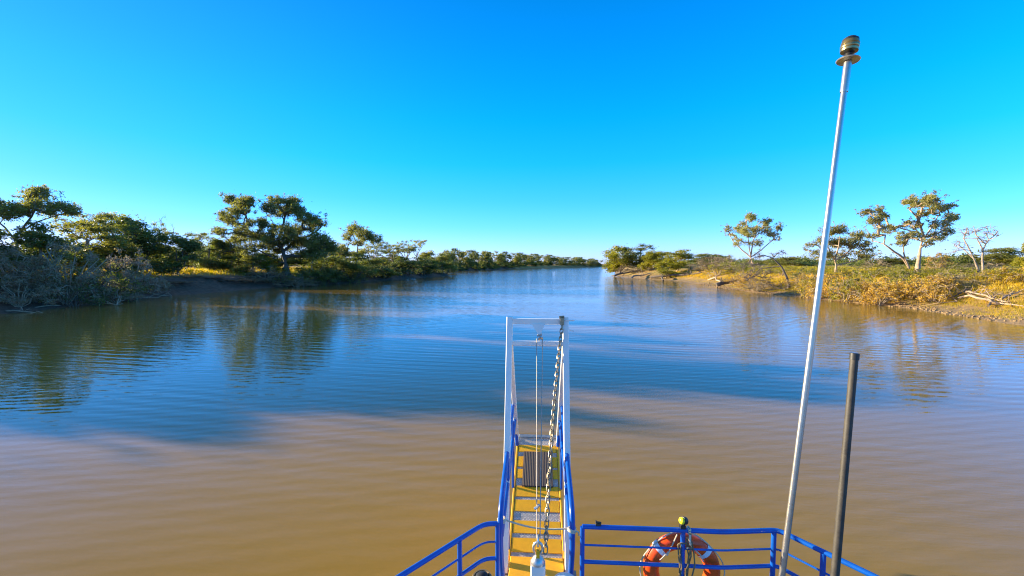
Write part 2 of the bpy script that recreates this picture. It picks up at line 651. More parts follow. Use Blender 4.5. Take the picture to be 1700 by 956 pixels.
def wood_mesh(name, trunks, clumps, rng, rtip=.035, twigs=4, rmax=None, wig=.16, sides=6, tw_r=.016):
    """trunks: list of (polyline, base radius). Every clump is fed by a crooked limb from the nearest wood"""
    nodes, par, br = [], [], []
    chains = []
    for pl, r0 in trunks:
        pl = [np.array(p, float) for p in pl]
        ch = []
        for i in range(len(pl) - 1):
            seg = max(1, int(np.linalg.norm(pl[i + 1] - pl[i]) / .8))
            for s in range(seg):
                ch.append(pl[i] + (pl[i + 1] - pl[i]) * s / seg)
        ch.append(pl[-1])
        ids = []
        pr = -1
        if nodes:
            dd = [np.linalg.norm(ch[0] - q) for q in nodes]
            k = int(np.argmin(dd))
            if dd[k] < 1.2:
                pr = k
                ids.append(k)
        for k, p in enumerate(ch):
            if ids and k == 0 and pr >= 0:
                continue
            nodes.append(p + (rng.normal(0, .04, 3) if 0 < k < len(ch) - 1 else 0))
            par.append(pr)
            pr = len(nodes) - 1
            ids.append(pr)
        chains.append(ids)
    top = nodes[chains[0][-1]]
    order = sorted(clumps, key=lambda c: min(np.linalg.norm(np.array(c[:3]) - nodes[i]) for ids in chains for i in ids))
    base = nodes[0]
    for c in order:
        p = np.array(c[:3], float)
        P = np.array(nodes)
        dv = p - P
        dist = np.linalg.norm(dv, axis=1)
        pen = np.where(dv[:, 2] < -.2, (-dv[:, 2]) * 1.4, 0) + np.where(P[:, 2] < base[2] + .25 * (top[2] - base[2]), 2.0, 0)
        k = int(np.argmin(dist + pen))
        a = nodes[k]
        L = dist[k]
        n = max(2, min(6, int(L / .7)))
        ids = [k]
        side = rng.normal(0, 1, 3) * wig * L
        for s in range(1, n + 1):
            u = s / n
            q = a + (p - a) * u
            q = q + side * math.sin(math.pi * u) * .5 + np.array([0, 0, .10 * L * math.sin(math.pi * u)])
            if s < n: q = q + rng.normal(0, .035 * L + .02, 3)
            nodes.append(q)
            par.append(ids[-1])
            ids.append(len(nodes) - 1)
        chains.append(ids)
    cnt = [0.0] * len(nodes)
    for ids in chains:
        cnt[ids[-1]] += 1
    for i in range(len(nodes) - 1, -1, -1):
        if par[i] >= 0 and par[i] < i: cnt[par[i]] += cnt[i]
    rad = [rtip * max(1, c) ** .5 for c in cnt]
    for (pl, r0), ids in zip(trunks, chains):
        m = len(ids)
        for k, i in enumerate(ids):
            u = k / max(1, m - 1)
            rad[i] = max(rtip, r0 * (1 - .55 * u) * (1.35 if k == 0 and ids is chains[0] else 1))
    mb = MB()
    for ci, ids in enumerate(chains):
        rs = [rad[i] for i in ids]
        if ci >= len(trunks): rs[0] = min(rs[0], rs[1] * 1.3)
        mb.tube([nodes[i] for i in ids], rs, sides if ci < len(trunks) else max(4, sides - 1), cap=False)
    for c in clumps:
        for _ in range(twigs):
            u = rng.normal(size=3)
            u /= np.linalg.norm(u)
            e_ = np.array(c[:3]) + u * np.array([c[3], c[3], c[4]]) * rng.uniform(.7, 1.1)
            mid = (np.array(c[:3]) + e_) / 2 + rng.normal(0, .08, 3)
            mb.tube([c[:3], mid, e_], [tw_r, tw_r * .8, tw_r * .4], 3, cap=False)
    me = bpy.data.meshes.new(name)
    me.from_pydata(mb.v, [], mb.f)
    me.polygons.foreach_set('use_smooth', [True] * len(me.polygons))
    me.update()
    return me


def gum_proto(seed, h=10.0, spread=4.2, fork=.32, limbs=5, per=170, size=.27, lean=.1):
    """open crowned gum: limbs fan out from a low fork and carry leaf clusters at their ends"""
    rng = np.random.default_rng(seed)
    lx, ly = rng.normal(0, lean, 2)
    zf = h * fork
    trunks = [([(0, 0, -.4), (lx * zf * .4, ly * zf * .4, zf * .5), (lx * zf, ly * zf, zf)], h * .026)]
    clumps = []
    a0 = rng.uniform(0, 6.28)
    for i in range(limbs):
        a = a0 + i * 6.283 / limbs + rng.normal(0, .25)
        sp = spread * rng.uniform(.45, .9)
        ht = h * rng.uniform(.68, .92)
        p0 = np.array([lx * zf, ly * zf, zf])
        p1 = p0 + np.array([math.cos(a) * sp * .45, math.sin(a) * sp * .45, (ht - zf) * .45])
        p2 = np.array([math.cos(a) * sp, math.sin(a) * sp, ht - .4])
        trunks.append(([p0, p1, p2], h * .014))
        for k in range(rng.integers(5, 8)):
            r = rng.uniform(.55, 1.05) * h / 10
            clumps.append((p2[0] + rng.normal(0, 1.0) * h / 10, p2[1] + rng.normal(0, 1.0) * h / 10, min(h - r * .6, p2[2] + rng.normal(.1, .75) * h / 10), r, r * .62))
        for k in range(2):
            u = rng.uniform(.35, .8)
            q = p1 + (p2 - p1) * u
            r = rng.uniform(.4, .75) * h / 10
            clumps.append((q[0] + rng.normal(0, .7), q[1] + rng.normal(0, .7), q[2] + rng.normal(0, .4), r, r * .6))
    return dict(h=h, w=2 * spread, crown=leaf_mesh('gum_crown', clumps, size, per, rng), wood=wood_mesh('gum_trunk', trunks, clumps, rng))


def bushy_proto(seed, h=8.0, spread=3.6, low=.12, n=80, per=250, size=.28, rtip=.03):
    """dense crown from near the ground, broken into uneven lobes"""
    rng = np.random.default_rng(seed)
    lobes = []
    for i in range(9):
        a = i * 2.4 + rng.normal(0, .4)
        rr = spread * rng.uniform(.15, .68)
        lobes.append((math.cos(a) * rr, math.sin(a) * rr, h * (low + .06 + (.88 - .42 * rr / spread - low - .06) * ((i * .618 + .1) % 1)), spread * rng.uniform(.30, .50)))
    lobes.append((rng.normal(0, .4), rng.normal(0, .4), h * .82, spread * .34))
    clumps = []
    for i in range(n):
        L = lobes[rng.integers(len(lobes))]
        u = rng.normal(size=3)
        u /= np.linalg.norm(u)
        k = rng.uniform(.55, 1.05)
        r = rng.uniform(.45, .95) * spread / 3.6
        z = L[2] + u[2] * L[3] * k * .9
        clumps.append((L[0] + u[0] * L[3] * k, L[1] + u[1] * L[3] * k, max(z, h * low) if z < h - r * .4 else h - r * .4 - rng.uniform(0, .12) * h, r, r * .85))
    trunks = [([(0, 0, -.4), (rng.normal(0, .2), rng.normal(0, .2), h * .2), (rng.normal(0, .5), rng.normal(0, .5), h * .6)], h * .024)]
    for i in range(3):
        a = rng.uniform(0, 6.28)
        trunks.append(([(0, 0, .2), (math.cos(a) * spread * .25, math.sin(a) * spread * .25, h * .25), (math.cos(a) * spread * .5, math.sin(a) * spread * .5, h * .55)], h * .013))
    return dict(h=h, w=2 * spread, crown=leaf_mesh('bushy_crown', clumps, size, per, rng, droop=.35), wood=wood_mesh('bushy_trunk', trunks, clumps, rng, rtip, 3))


def shrub_proto(seed, h=3.5, spread=2.4, n=34, per=260, size=.17, stems=7, twigs=6, tw_r=.014, leafy=1.0, arch=.0):
    """many stemmed shrub leaning out of one root, leafy to the ground"""
    rng = np.random.default_rng(seed)
    clumps, trunks = [], []
    for i in range(stems):
        a = i * 6.283 / stems + rng.normal(0, .4)
        sp = spread * rng.uniform(.35, .95)
        ht = h * rng.uniform(.55, .95) * (1 - .25 * sp / spread)
        b = np.array([math.cos(a) * .2, math.sin(a) * .2, -.2])
        m = np.array([math.cos(a) * sp * .4, math.sin(a) * sp * .4, ht * .6])
        t = np.array([math.cos(a) * sp, math.sin(a) * sp, ht * (1 - arch)])
        trunks.append(([b, m, t], h * .012 + .012))
    for i in range(n):
        a = rng.uniform(0, 6.28)
        rr = spread * rng.random() ** .6
        top = h * (1 - .55 * (rr / spread) ** 2)
        z = top * rng.uniform(.12, 1.0) ** .8
        r = rng.uniform(.28, .6) * spread / 2.4
        clumps.append((math.cos(a) * rr, math.sin(a) * rr, min(z, h - r * .5), r, r * .8))
    return dict(h=h, w=2 * spread, crown=leaf_mesh('shrub_foliage', clumps, size, per * leafy, rng, droop=.2, shell=.6),
                wood=wood_mesh('shrub_stems', trunks, clumps, rng, .014, twigs, sides=5, tw_r=tw_r, wig=.22))


def bare_proto(seed, h=8.0, spread=2.6, n=26, rtip=.02, forks=3, r0=.12, twigs=7):
    """leafless tree"""
    rng = np.random.default_rng(seed)
    trunks = []
    clumps = []
    for i in range(forks):
        a = i * 6.283 / forks + rng.normal(0, .3)
        t = np.array([math.cos(a) * spread * .55, math.sin(a) * spread * .55, h * rng.uniform(.75, .95)])
        m = np.array([math.cos(a) * spread * .2, math.sin(a) * spread * .2, h * .45])
        trunks.append(([(0, 0, -.3), (math.cos(a) * .12, math.sin(a) * .12, h * .2), m, t], r0 * rng.uniform(.7, 1)))
    for i in range(n):
        T = trunks[rng.integers(forks)][0]
        q = np.array(T[2]) + (np.array(T[3]) - np.array(T[2])) * rng.uniform(-.1, 1)
        a = rng.uniform(0, 6.28)
        k = spread * rng.uniform(.15, .6)
        p = q + np.array([math.cos(a) * k, math.sin(a) * k, rng.uniform(.1, .9) * h * .14])
        p[2] = min(p[2], h - .2)
        r = rng.uniform(.3, .6)
        clumps.append((*p, r, r))
    return dict(h=h, w=2 * spread, crown=None, wood=wood_mesh('dead_tree_branches', trunks, clumps, rng, rtip, twigs, tw_r=.012, wig=.3))


def plant(kind, proto, leaf, wood, px, ytop, depth, width=None, label='', cat='tree', group=None, rot=0, names=('trunk', 'crown'), base=None, sink=0.0):
    """stands a plant at photo column px, depth metres along the view, its top at photo row ytop, width in photo pixels"""
    top = C(px, ytop, depth)
    if base is None:
        x, y = top.x, top.y
    else:
        x, y = base
    z = ground_z(x, y) - sink
    if z < -.2 and base is None:
        z = -.15
    hs = max(.2, (top.z - z)) / proto['h']
    ws = hs if width is None else (width * depth / F) / proto['w']
    o = empty(kind, (x, y, z), label, cat, group)
    o.rotation_euler = (0, 0, rot)
    o.scale = (ws, ws, hs)
    for nm, key, mk in ((names[0], 'wood', wood), (names[1], 'crown', leaf)):
        me_ = proto[key]
        if me_ is None: continue
        if (me_.name, mk) not in VAR:
            m2 = me_ if not me_.materials else me_.copy()
            m2.materials.clear()
            m2.materials.append(M[mk])
            VAR[(me_.name, mk)] = m2
        ch = bpy.data.objects.new(nm, VAR[(me_.name, mk)])
        COL.objects.link(ch)
        ch.parent = o
    return o


VAR = {}


def hero(kind, label, cat, depth, base_px, limbs, clumps, leaf, wood, seed, per=190, size=.27, thick=.8, r0=.3, rtip=.022, group=None, twigs=4, flat=.8):
    """one particular tree: limb lines and leaf masses read off the photo, then given depth round the trunk"""
    rng = np.random.default_rng(seed)
    b = C(base_px[0], base_px[1], depth)
    z = ground_z(b.x, b.y)
    org = np.array([b.x, b.y, z])
    k = depth / F
    trunks = []
    for i, (pts, rr) in enumerate(limbs):
        off = 0 if i == 0 else rng.normal(0, thick * 1.2)
        L = []
        for j, (px, py) in enumerate(pts):
            q = np.array(C(px, py, depth + off * (j / max(1, len(pts) - 1)))) - org
            L.append(q)
        if i == 0: L[0][2] = -.4
        trunks.append((L, rr))
    cl = []
    for (px, py, rx, ry, n) in clumps:
        ow = max(rx * k * 1.0, .5)
        dof = rng.normal(0, thick * 1.5)
        for j in range(int(n * (2.3 if leaf else 1.6))):
            for _ in range(20):
                u, v = rng.uniform(-1, 1, 2)
                if u * u + v * v < 1: break
            q = np.array(C(px + u * rx * .8, py + v * ry * .8, depth + dof + rng.uniform(-1, 1) * ow * .8)) - org
            r = max(.32, min(rx, ry * 1.6) * k * rng.uniform(.22, .58))
            if not leaf: r *= 1.7
            cl.append((*q, r, r * flat))
            if leaf and rng.random() < .5:
                cl.append((*(q + rng.normal(0, .45, 3) * np.array([1, 1, .6]) * ow), r * .55, r * .45))
    o = empty(kind, tuple(org), label, cat, group)
    tr = link('trunk', wood_mesh('hero_trunk', trunks, cl, rng, rtip, twigs), None, M[wood])
    tr.parent = o
    if leaf:
        cr = link('crown', leaf_mesh('hero_crown', cl, size, per, rng), None, M[leaf])
        cr.parent = o
    return o


GUM = [gum_proto(11), gum_proto(12, limbs=6, spread=4.8), gum_proto(13, limbs=4, spread=3.6, fork=.4), gum_proto(15, limbs=6, spread=4.4, fork=.25, per=230)]
BUSHY = [bushy_proto(21), bushy_proto(22, spread=4.2, n=100), bushy_proto(23, h=7, spread=3.2, low=.05), bushy_proto(24, h=9, n=90, low=.12)]
SHRUB = [shrub_proto(31), shrub_proto(32, n=44), shrub_proto(33, h=3, spread=2.6, n=40)]
TWIGGY = [shrub_proto(41, h=4, n=66, leafy=.75, twigs=14, stems=11, tw_r=.016), shrub_proto(42, h=4, n=66, leafy=.55, twigs=16, stems=12, tw_r=.016), shrub_proto(43, h=4, n=56, leafy=.25, twigs=18, stems=12, tw_r=.018)]
HUMMOCK = [shrub_proto(51, h=1.8, spread=1.7, n=40, per=420, size=.14, stems=10, twigs=6, arch=.2), shrub_proto(52, h=1.6, spread=1.9, n=44, per=420, size=.14, stems=10, twigs=6, arch=.25)]
FAR = [bushy_proto(61, h=11, spread=6, n=80, per=60, size=.55, low=.0), bushy_proto(62, h=11, spread=6.5, n=84, per=60, size=.55, low=.0), gum_proto(63, h=11, spread=5.5, per=80, size=.5, fork=.25, limbs=6)]
BARE = [bare_proto(71), bare_proto(72, h=7, spread=2.2, n=18, forks=2, r0=.09)]

# ---- left bank, tall trees picked out one by one
hero('gum_tree', 'tall spreading gum above grey thicket at left edge, pale forked trunk', 'tree', 50, (32, 470),
     [([(32, 470), (30, 410), (26, 398)], .30), ([(26, 398), (8, 378), (-10, 362)], .14), ([(26, 398), (36, 380), (52, 360), (60, 340)], .16), ([(36, 380), (80, 362), (112, 352)], .10)],
     [(60, 322, 24, 12, 12), (84, 345, 34, 13, 16), (120, 350, 16, 12, 8), (20, 350, 28, 14, 12), (-14, 345, 24, 14, 10), (50, 345, 20, 14, 8), (66, 316, 20, 8, 7)],
     'olive', 'bark', 101, per=230, size=.24)
hero('coolibah_tree', 'biggest tree on shaded left bank, twin high crowns and heavy crooked trunk', 'tree', 82, (478, 468),
     [([(478, 468), (474, 436), (470, 418)], .80), ([(470, 418), (462, 398), (470, 372), (476, 350)], .36), ([(470, 418), (490, 400), (520, 388), (532, 378)], .30),
      ([(466, 408), (440, 398), (420, 388), (404, 382)], .28), ([(412, 386), (404, 370), (410, 352)], .16), ([(472, 440), (448, 425), (430, 416), (412, 420)], .22)],
     [(385, 332, 14, 9, 9), (408, 334, 17, 10, 12), (392, 348, 18, 10, 10), (372, 358, 14, 9, 7), (388, 366, 17, 12, 9), (408, 348, 12, 8, 6),
      (458, 333, 20, 9, 11), (485, 338, 18, 12, 13), (448, 346, 16, 10, 8), (468, 352, 20, 10, 11), (490, 350, 14, 10, 8),
      (510, 362, 22, 10, 13), (532, 372, 15, 10, 9), (512, 378, 16, 8, 7), (492, 380, 14, 9, 7),
      (426, 370, 24, 9, 13), (448, 378, 16, 8, 8), (360, 385, 18, 8, 7), (420, 392, 26, 9, 12), (390, 398, 24, 9, 10), (440, 404, 20, 10, 9), (500, 402, 24, 12, 13), (528, 398, 20, 12, 11),
      (380, 415, 20, 12, 9), (410, 412, 18, 12, 8), (470, 384, 26, 12, 9), (440, 390, 22, 10, 8), (484, 396, 22, 10, 8), (400, 384, 20, 10, 7), (462, 402, 22, 10, 8), (502, 350, 12, 10, 5), (455, 415, 14, 10, 6), (520, 418, 26, 12, 13), (550, 410, 16, 10, 8)],
     'olive', 'darkbark', 102, per=190, size=.27, thick=1.6, r0=.6, rtip=.032)
hero('gum_tree', 'upright rounded gum just right of the biggest left bank tree', 'tree', 104, (592, 462),
     [([(592, 462), (592, 425), (594, 408)], .3), ([(594, 408), (588, 395), (584, 385)], .16), ([(594, 408), (606, 398), (622, 398)], .14)],
     [(590, 380, 16, 8, 12), (580, 390, 13, 8, 8), (604, 390, 18, 10, 12), (622, 396, 14, 8, 9), (596, 402, 14, 7, 7), (570, 412, 10, 8, 6)],
     'olive', 'bark', 103, per=190, size=.27, thick=1.2)

# ---- left bank, the thicket: (kind, proto, leaf, wood, px, ytop, depth, width px, label)
ST = ('stems', 'foliage')
left = [
    ('bushy_tree', BUSHY[0], 'deep', 'bark', 62, 362, 46, 100, 'leafy green bushy tree under the tall gum at left edge', 'tree'),
    ('bushy_tree', BUSHY[3], 'olive', 'bark', 155, 358, 56, 110, 'olive tree with yellowish top behind the grey thicket', 'tree'),
    ('bushy_tree', BUSHY[1], 'deep', 'darkbark', 215, 356, 62, 110, 'dark rounded tree above pale bare twigs on left bank', 'tree'),
    ('gum_tree', GUM[3], 'olive', 'bark', 188, 354, 66, 90, 'thin topped gum rising between the yellowish and dark rounded trees', 'tree'),
    ('bushy_tree', BUSHY[2], 'deep', 'darkbark', 292, 384, 64, 78, 'dark tree left of the bright grass gap under the bare snag', 'tree'),
    ('bushy_tree', BUSHY[2], 'deep', 'darkbark', 345, 386, 80, 60, 'dark tree with slim trunk between grass gap and biggest tree', 'tree'),
    ('bushy_tree', BUSHY[0], 'olive', 'darkbark', 318, 404, 96, 60, 'low tree in the background of the bright grass gap', 'tree'),
    ('bushy_tree', BUSHY[1], 'deep', 'darkbark', -40, 372, 46, 120, 'dark bushy tree half cut off by left edge of view', 'tree'),
    ('gum_tree', GUM[0], 'olive', 'bark', 128, 358, 60, 64, 'ragged olive gum between the tall left edge gum and the yellowish tree', 'tree'),
    ('gum_tree', GUM[1], 'olive', 'bark', 240, 368, 68, 60, 'ragged gum stepping down right of the dark rounded tree', 'tree'),
    ('gum_tree', GUM[2], 'olive', 'bark', 322, 386, 92, 50, 'small open gum above the bright grass gap', 'tree'),
    ('gum_tree', GUM[1], 'olive', 'bark', 556, 398, 100, 54, 'loose gum crown left of the upright rounded gum', 'tree'),
    ('gum_tree', GUM[0], 'olive', 'bark', 622, 400, 118, 46, 'loose gum crown touching the rounded gum from the right', 'tree'),
    ('shrub', TWIGGY[0], 'greyshrub', 'greytwig', 10, 408, 39.5, 110, 'grey twiggy shrub at far left hanging over the water', 'shrub'),
    ('shrub', TWIGGY[1], 'greyshrub', 'greytwig', 108, 396, 42, 110, 'tallest grey brown twiggy shrub on left bank, feathery top', 'shrub'),
    ('shrub', TWIGGY[0], 'greyshrub', 'greytwig', 60, 424, 40.5, 90, 'grey shrub between the far left shrub and the tallest feathery one', 'shrub'),
    ('shrub', TWIGGY[2], 'greyshrub', 'greytwig', 218, 404, 50.5, 84, 'leafless pinkish grey shrub in front of dark rounded tree', 'shrub'),
    ('shrub', SHRUB[1], 'deep', 'darkbark', 158, 428, 45.5, 90, 'dark green shrub below and right of the tallest feathery grey shrub', 'shrub'),
    ('shrub', SHRUB[0], 'deep', 'darkbark', 205, 440, 49, 80, 'green shrub below the leafless pinkish grey one', 'shrub'),
    ('shrub', SHRUB[2], 'deep', 'darkbark', 120, 455, 41.8, 90, 'low dark shrub at the waterline below the tallest feathery grey shrub', 'shrub'),
    ('shrub', TWIGGY[1], 'greyshrub', 'greytwig', 30, 462, 38, 90, 'low tangle of grey stems at waterline in left corner', 'shrub'),
    ('shrub', TWIGGY[1], 'greyshrub', 'greytwig', 188, 468, 46.8, 80, 'low tangle of twigs at waterline below the green shrub', 'shrub'),
    ('shrub', TWIGGY[0], 'greyshrub', 'greytwig', 250, 458, 54.5, 60, 'brown twig tangle at right end of the left thicket', 'shrub'),
    ('shrub', TWIGGY[0], 'greyshrub', 'greytwig', 300, 468, 61, 60, 'low brown scrub on mud bank below the bright grass gap', 'shrub'),
    ('bushy_tree', BUSHY[2], 'olive', 'bark', 418, 418, 79, 60, 'olive bushy tree under the left crown of the biggest tree', 'tree'),
    ('bushy_tree', BUSHY[0], 'gold', 'bark', 450, 424, 80.5, 44, 'yellow green bushy tree against the left of the biggest trunk', 'tree'),
    ('bushy_tree', BUSHY[3], 'deep', 'bark', 516, 420, 84.5, 56, 'dark bushy tree under the right crown of the biggest tree', 'tree'),
    ('bushy_tree', BUSHY[1], 'deep', 'bark', 382, 424, 82, 50, 'dark bushy tree at left foot of the biggest tree', 'tree'),
    ('shrub', SHRUB[2], 'greyshrub', 'greytwig', 440, 440, 77, 62, 'olive grey shrub on bank edge left of the biggest trunk', 'shrub'),
    ('shrub', SHRUB[0], 'gold', 'bark', 472, 444, 79, 34, 'yellow green shrub in front of the biggest trunk', 'shrub'),
    ('shrub', SHRUB[1], 'gold', 'bark', 503, 446, 80.5, 30, 'small yellow green shrub right of the biggest trunk', 'shrub'),
    ('shrub', TWIGGY[1], 'greyshrub', 'greytwig', 490, 458, 78.5, 70, 'brown brush at waterline beneath the biggest tree', 'shrub'),
    ('shrub', TWIGGY[0], 'greyshrub', 'greytwig', 400, 462, 73, 60, 'brown scrub on mud slope left of the biggest tree', 'shrub'),
    ('bushy_tree', BUSHY[1], 'deep', 'darkbark', 545, 424, 90, 74, 'dark waterside bush tree right below the biggest crown', 'tree'),
    ('bushy_tree', BUSHY[3], 'deep', 'darkbark', 585, 418, 95, 66, 'dark waterside bush tree under the upright rounded gum', 'tree'),
    ('bushy_tree', BUSHY[0], 'olive', 'bark', 560, 404, 104, 54, 'olive tree between the biggest tree and the rounded gum', 'tree'),
    ('bushy_tree', BUSHY[2], 'deep', 'darkbark', 628, 424, 108, 64, 'dark rounded waterside tree right of the rounded gum', 'tree'),
    ('gum_tree', GUM[0], 'olive', 'bark', 650, 402, 122, 48, 'reddish olive gum showing behind dark waterside trees', 'tree'),
    ('bushy_tree', BUSHY[1], 'deep', 'darkbark', 668, 424, 122, 60, 'broad dark waterside tree halfway along to the left headland', 'tree'),
    ('gum_tree', GUM[1], 'olive', 'bark', 672, 397, 134, 46, 'open crowned gum above the broad dark waterside tree', 'tree'),
    ('gum_tree', GUM[2], 'greygum', 'palebark', 694, 398, 145, 30, 'slim pale gum sticking up near the left headland', 'tree'),
    ('bushy_tree', BUSHY[0], 'deep', 'darkbark', 705, 424, 136, 56, 'dark rounded tree near the tip of left headland', 'tree'),
    ('bushy_tree', BUSHY[3], 'deep', 'darkbark', 730, 420, 152, 48, 'dark tree at the very tip of left headland', 'tree'),
    ('bushy_tree', BUSHY[2], 'olive', 'bark', 716, 412, 160, 46, 'olive tree behind the left headland tip', 'tree'),
]
for i, (px, yt, d, w, lf, lb) in enumerate((
        (258, 402, 110, 60, 'deep', 'low dark tree in the back, left of the bright grass gap'), (284, 408, 125, 50, 'olive', 'low olive tree in the back, right behind the bright grass gap'),
        (312, 410, 120, 56, 'deep', 'dim low tree in the back, first right of the bright grass gap'), (338, 400, 130, 54, 'olive', 'dim olive tree in the back left of the biggest tree'),
        (366, 404, 118, 56, 'deep', 'dark tree in the back touching the biggest tree from the left'), (396, 410, 125, 60, 'olive', 'olive tree in the back seen under the left crown of the biggest tree'),
        (428, 414, 122, 60, 'deep', 'dark tree in the back just left of the biggest trunk'), (462, 410, 128, 60, 'olive', 'olive tree in the back behind the biggest trunk'),
        (500, 412, 130, 60, 'deep', 'dark tree in the back just right of the biggest trunk'), (534, 408, 128, 54, 'olive', 'olive tree in the back under the right crown of the biggest tree'),
        (612, 410, 140, 50, 'olive', 'olive tree in the back right of the rounded gum'), (640, 412, 160, 50, 'deep', 'dark tree in the back of the reddish olive gum'), (736, 416, 185, 40, 'olive', 'olive tree in the back of the headland tip'), (60, 395, 62, 120, 'deep', 'dark bushy tree filling the gap behind the far left shrubs'), (232, 392, 70, 70, 'deep', 'dark low tree behind the leafless pinkish shrub'))):
    plant('bushy_tree', BUSHY[i % 4], lf, 'darkbark', px, yt, d, w * 1.35, lb, 'tree', rot=i * 2.1)
for i, (px, yt, d, w, lf) in enumerate(((470, 448, 78.5, 50, 'greyshrub'), (512, 446, 82.5, 50, 'deep'), (536, 440, 86, 50, 'deep'), (560, 438, 89.5, 50, 'deep'), (584, 440, 94.5, 50, 'olive'), (604, 436, 100, 50, 'deep'), (626, 438, 106.5, 44, 'deep'),
                                      (646, 434, 113.5, 44, 'deep'), (664, 436, 120, 40, 'olive'), (680, 432, 126, 40, 'deep'), (698, 434, 134, 40, 'deep'), (714, 432, 142, 38, 'deep'), (729, 434, 150, 34, 'deep'), (742, 434, 157, 26, 'deep'))):
    plant('shrub', SHRUB[i % 3], lf, 'darkbark', px, yt, d, w, ('dark' if lf == 'deep' else 'olive' if lf == 'olive' else 'grey') + ' shrub overhanging the water between the biggest tree and the left headland', 'shrub', 'waterside shrubs before the left headland', i * 1.7, ST)
for i, (px, yt, d, w) in enumerate(((278, 466, 59, 50), (322, 464, 65, 60), (352, 462, 68, 60), (380, 464, 70.5, 56), (420, 458, 75, 56))):
    plant('shrub', TWIGGY[i % 2], 'greyshrub', 'greytwig', px, yt, d, w, 'low brown brush on the bare mud bank below the yellow grass gap', 'shrub', 'brush on the bare mud bank', i * 1.3, ST)
LB = [W(*q) for q in ((0, 522), (150, 505), (270, 492), (350, 486), (440, 478), (560, 471), (680, 462.5), (746, 457))]
rl = random.Random(5)
for (k, pr, lf, wd, px, yt, d, w, lb, ct) in left:
    if k == 'bushy_tree': w *= 1.25
    plant(k, pr, lf, wd, px, yt, d, w, lb, ct, rot=rl.uniform(0, 6.28), names=ST if ct == 'shrub' else ('trunk', 'crown'))
plant('dead_tree', BARE[1], None, 'greytwig', 276, 352, 70, 34, 'bare leafless snag poking above the trees on left bank', 'dead tree', rot=1, names=('branches', ''))
plant('dead_tree', BARE[1], None, 'greytwig', 240, 352, 72, 18, 'thin bare stick snag left of the bigger bare snag', 'dead tree', rot=2, names=('branches', ''))

# the bank goes on beside the boat: these stand just past the left edge of the view
for i, (x, y, h, w) in enumerate(((-49, 16.8, 4.0, 8), (-50, 19.2, 5.2, 9), (-51, 21.6, 6.5, 9.5), (-52, 24.2, 7.6, 10), (-53, 26.8, 8.6, 10), (-54.5, 29.4, 9.6, 10), (-57, 32.2, 10.8, 10), (-61, 30.6, 10.6, 10), (-63, 34.5, 12.6, 11), (-67, 33.5, 12.8, 11), (-68, 39, 14.2, 12), (-74, 46, 15, 13), (-57, 26.4, 8.6, 10), (-55, 22.6, 7.0, 9))):
    pr = BUSHY[(i * 3 + 1) % 4]
    o = empty('bushy_tree', (x, y, ground_z(x, y)), 'bushy tree on the left bank just past the left edge of view', 'tree', 'trees past the left edge')
    o.scale = (w / pr['w'], w / pr['w'], h / pr['h'])
    o.rotation_euler = (0, 0, i * 1.3)
    for nm, key, mk in (('trunk', 'wood', 'bark'), ('crown', 'crown', 'olive')):
        ch = bpy.data.objects.new(nm, VAR.get((pr[key].name, mk)) or pr[key])
        COL.objects.link(ch)
        ch.parent = o

# scrub plain to the horizon behind both banks
rs = np.random.default_rng(88)
cl_ = []
for i in range(900):
    left_ = rs.random() < .5
    y = rs.uniform(70, 520)
    d = rs.uniform(45, 260)
    x = curve_x(LP, y) - d if left_ else curve_x(RP, y) + d + (30 if y < 120 else 0)
    r = rs.uniform(1.6, 4.2)
    z = ground_z(x, y)
    for k in range(3):
        cl_.append((x + rs.normal(0, r * .6), y + rs.normal(0, r * .6), z + r * rs.uniform(.2, .75), r * .7, r * .55))
o = link('distant_scrub', leaf_mesh('distant_scrub', cl_, .75, 22, rs, droop=.3), None, M['deep'])
tag(o, 'low dark scrub covering the plain far behind both banks', 'scrub', kind='stuff')

# ---- the far left shore, tree after tree down to the bend
rf = random.Random(9)
FG = 'trees along the far left shore'
n = 30
for i in range(n):
    u = i / (n - 1)
    px = 742 + (996 - 742) * u ** .92
    d = 262 + (640 - 262) * u ** 1.3
    yt = 413 + (430 - 413) * u + rf.uniform(-3.5, 2.5) * (1 - .5 * u)
    pr = FAR[i % 3]
    lf = ('olive', 'deep', 'greygum')[i % 3]
    place = 'nearest the left headland' if u < .34 else ('in the middle' if u < .68 else 'farthest by the river bend')
    look = ('rounded olive', 'dark dense', 'pale open crowned')[i % 3]
    plant('far_tree', pr, lf, 'bark', px, yt, d + rf.uniform(2, 14), rf.uniform(26, 38) * (1 - .25 * u), f'{look} tree on the far left shore, {place}', 'tree', FG, rf.uniform(0, 6.28))
for i in range(22):
    u = i / 21
    px = 748 + (990 - 748) * u ** .92
    d = 258 + (640 - 258) * u ** 1.3
    place = 'nearest the left headland' if u < .34 else ('in the middle' if u < .68 else 'farthest by the river bend')
    plant('far_shrub', FAR[i % 2], 'deep', 'darkbark', px, 431 + 5 * u + rf.uniform(-2, 2), d - 2, rf.uniform(18, 30), f'low dark bush at the water on the far left shore, {place}', 'bush', 'bushes along the far left shore', rf.uniform(0, 6.28), ST)

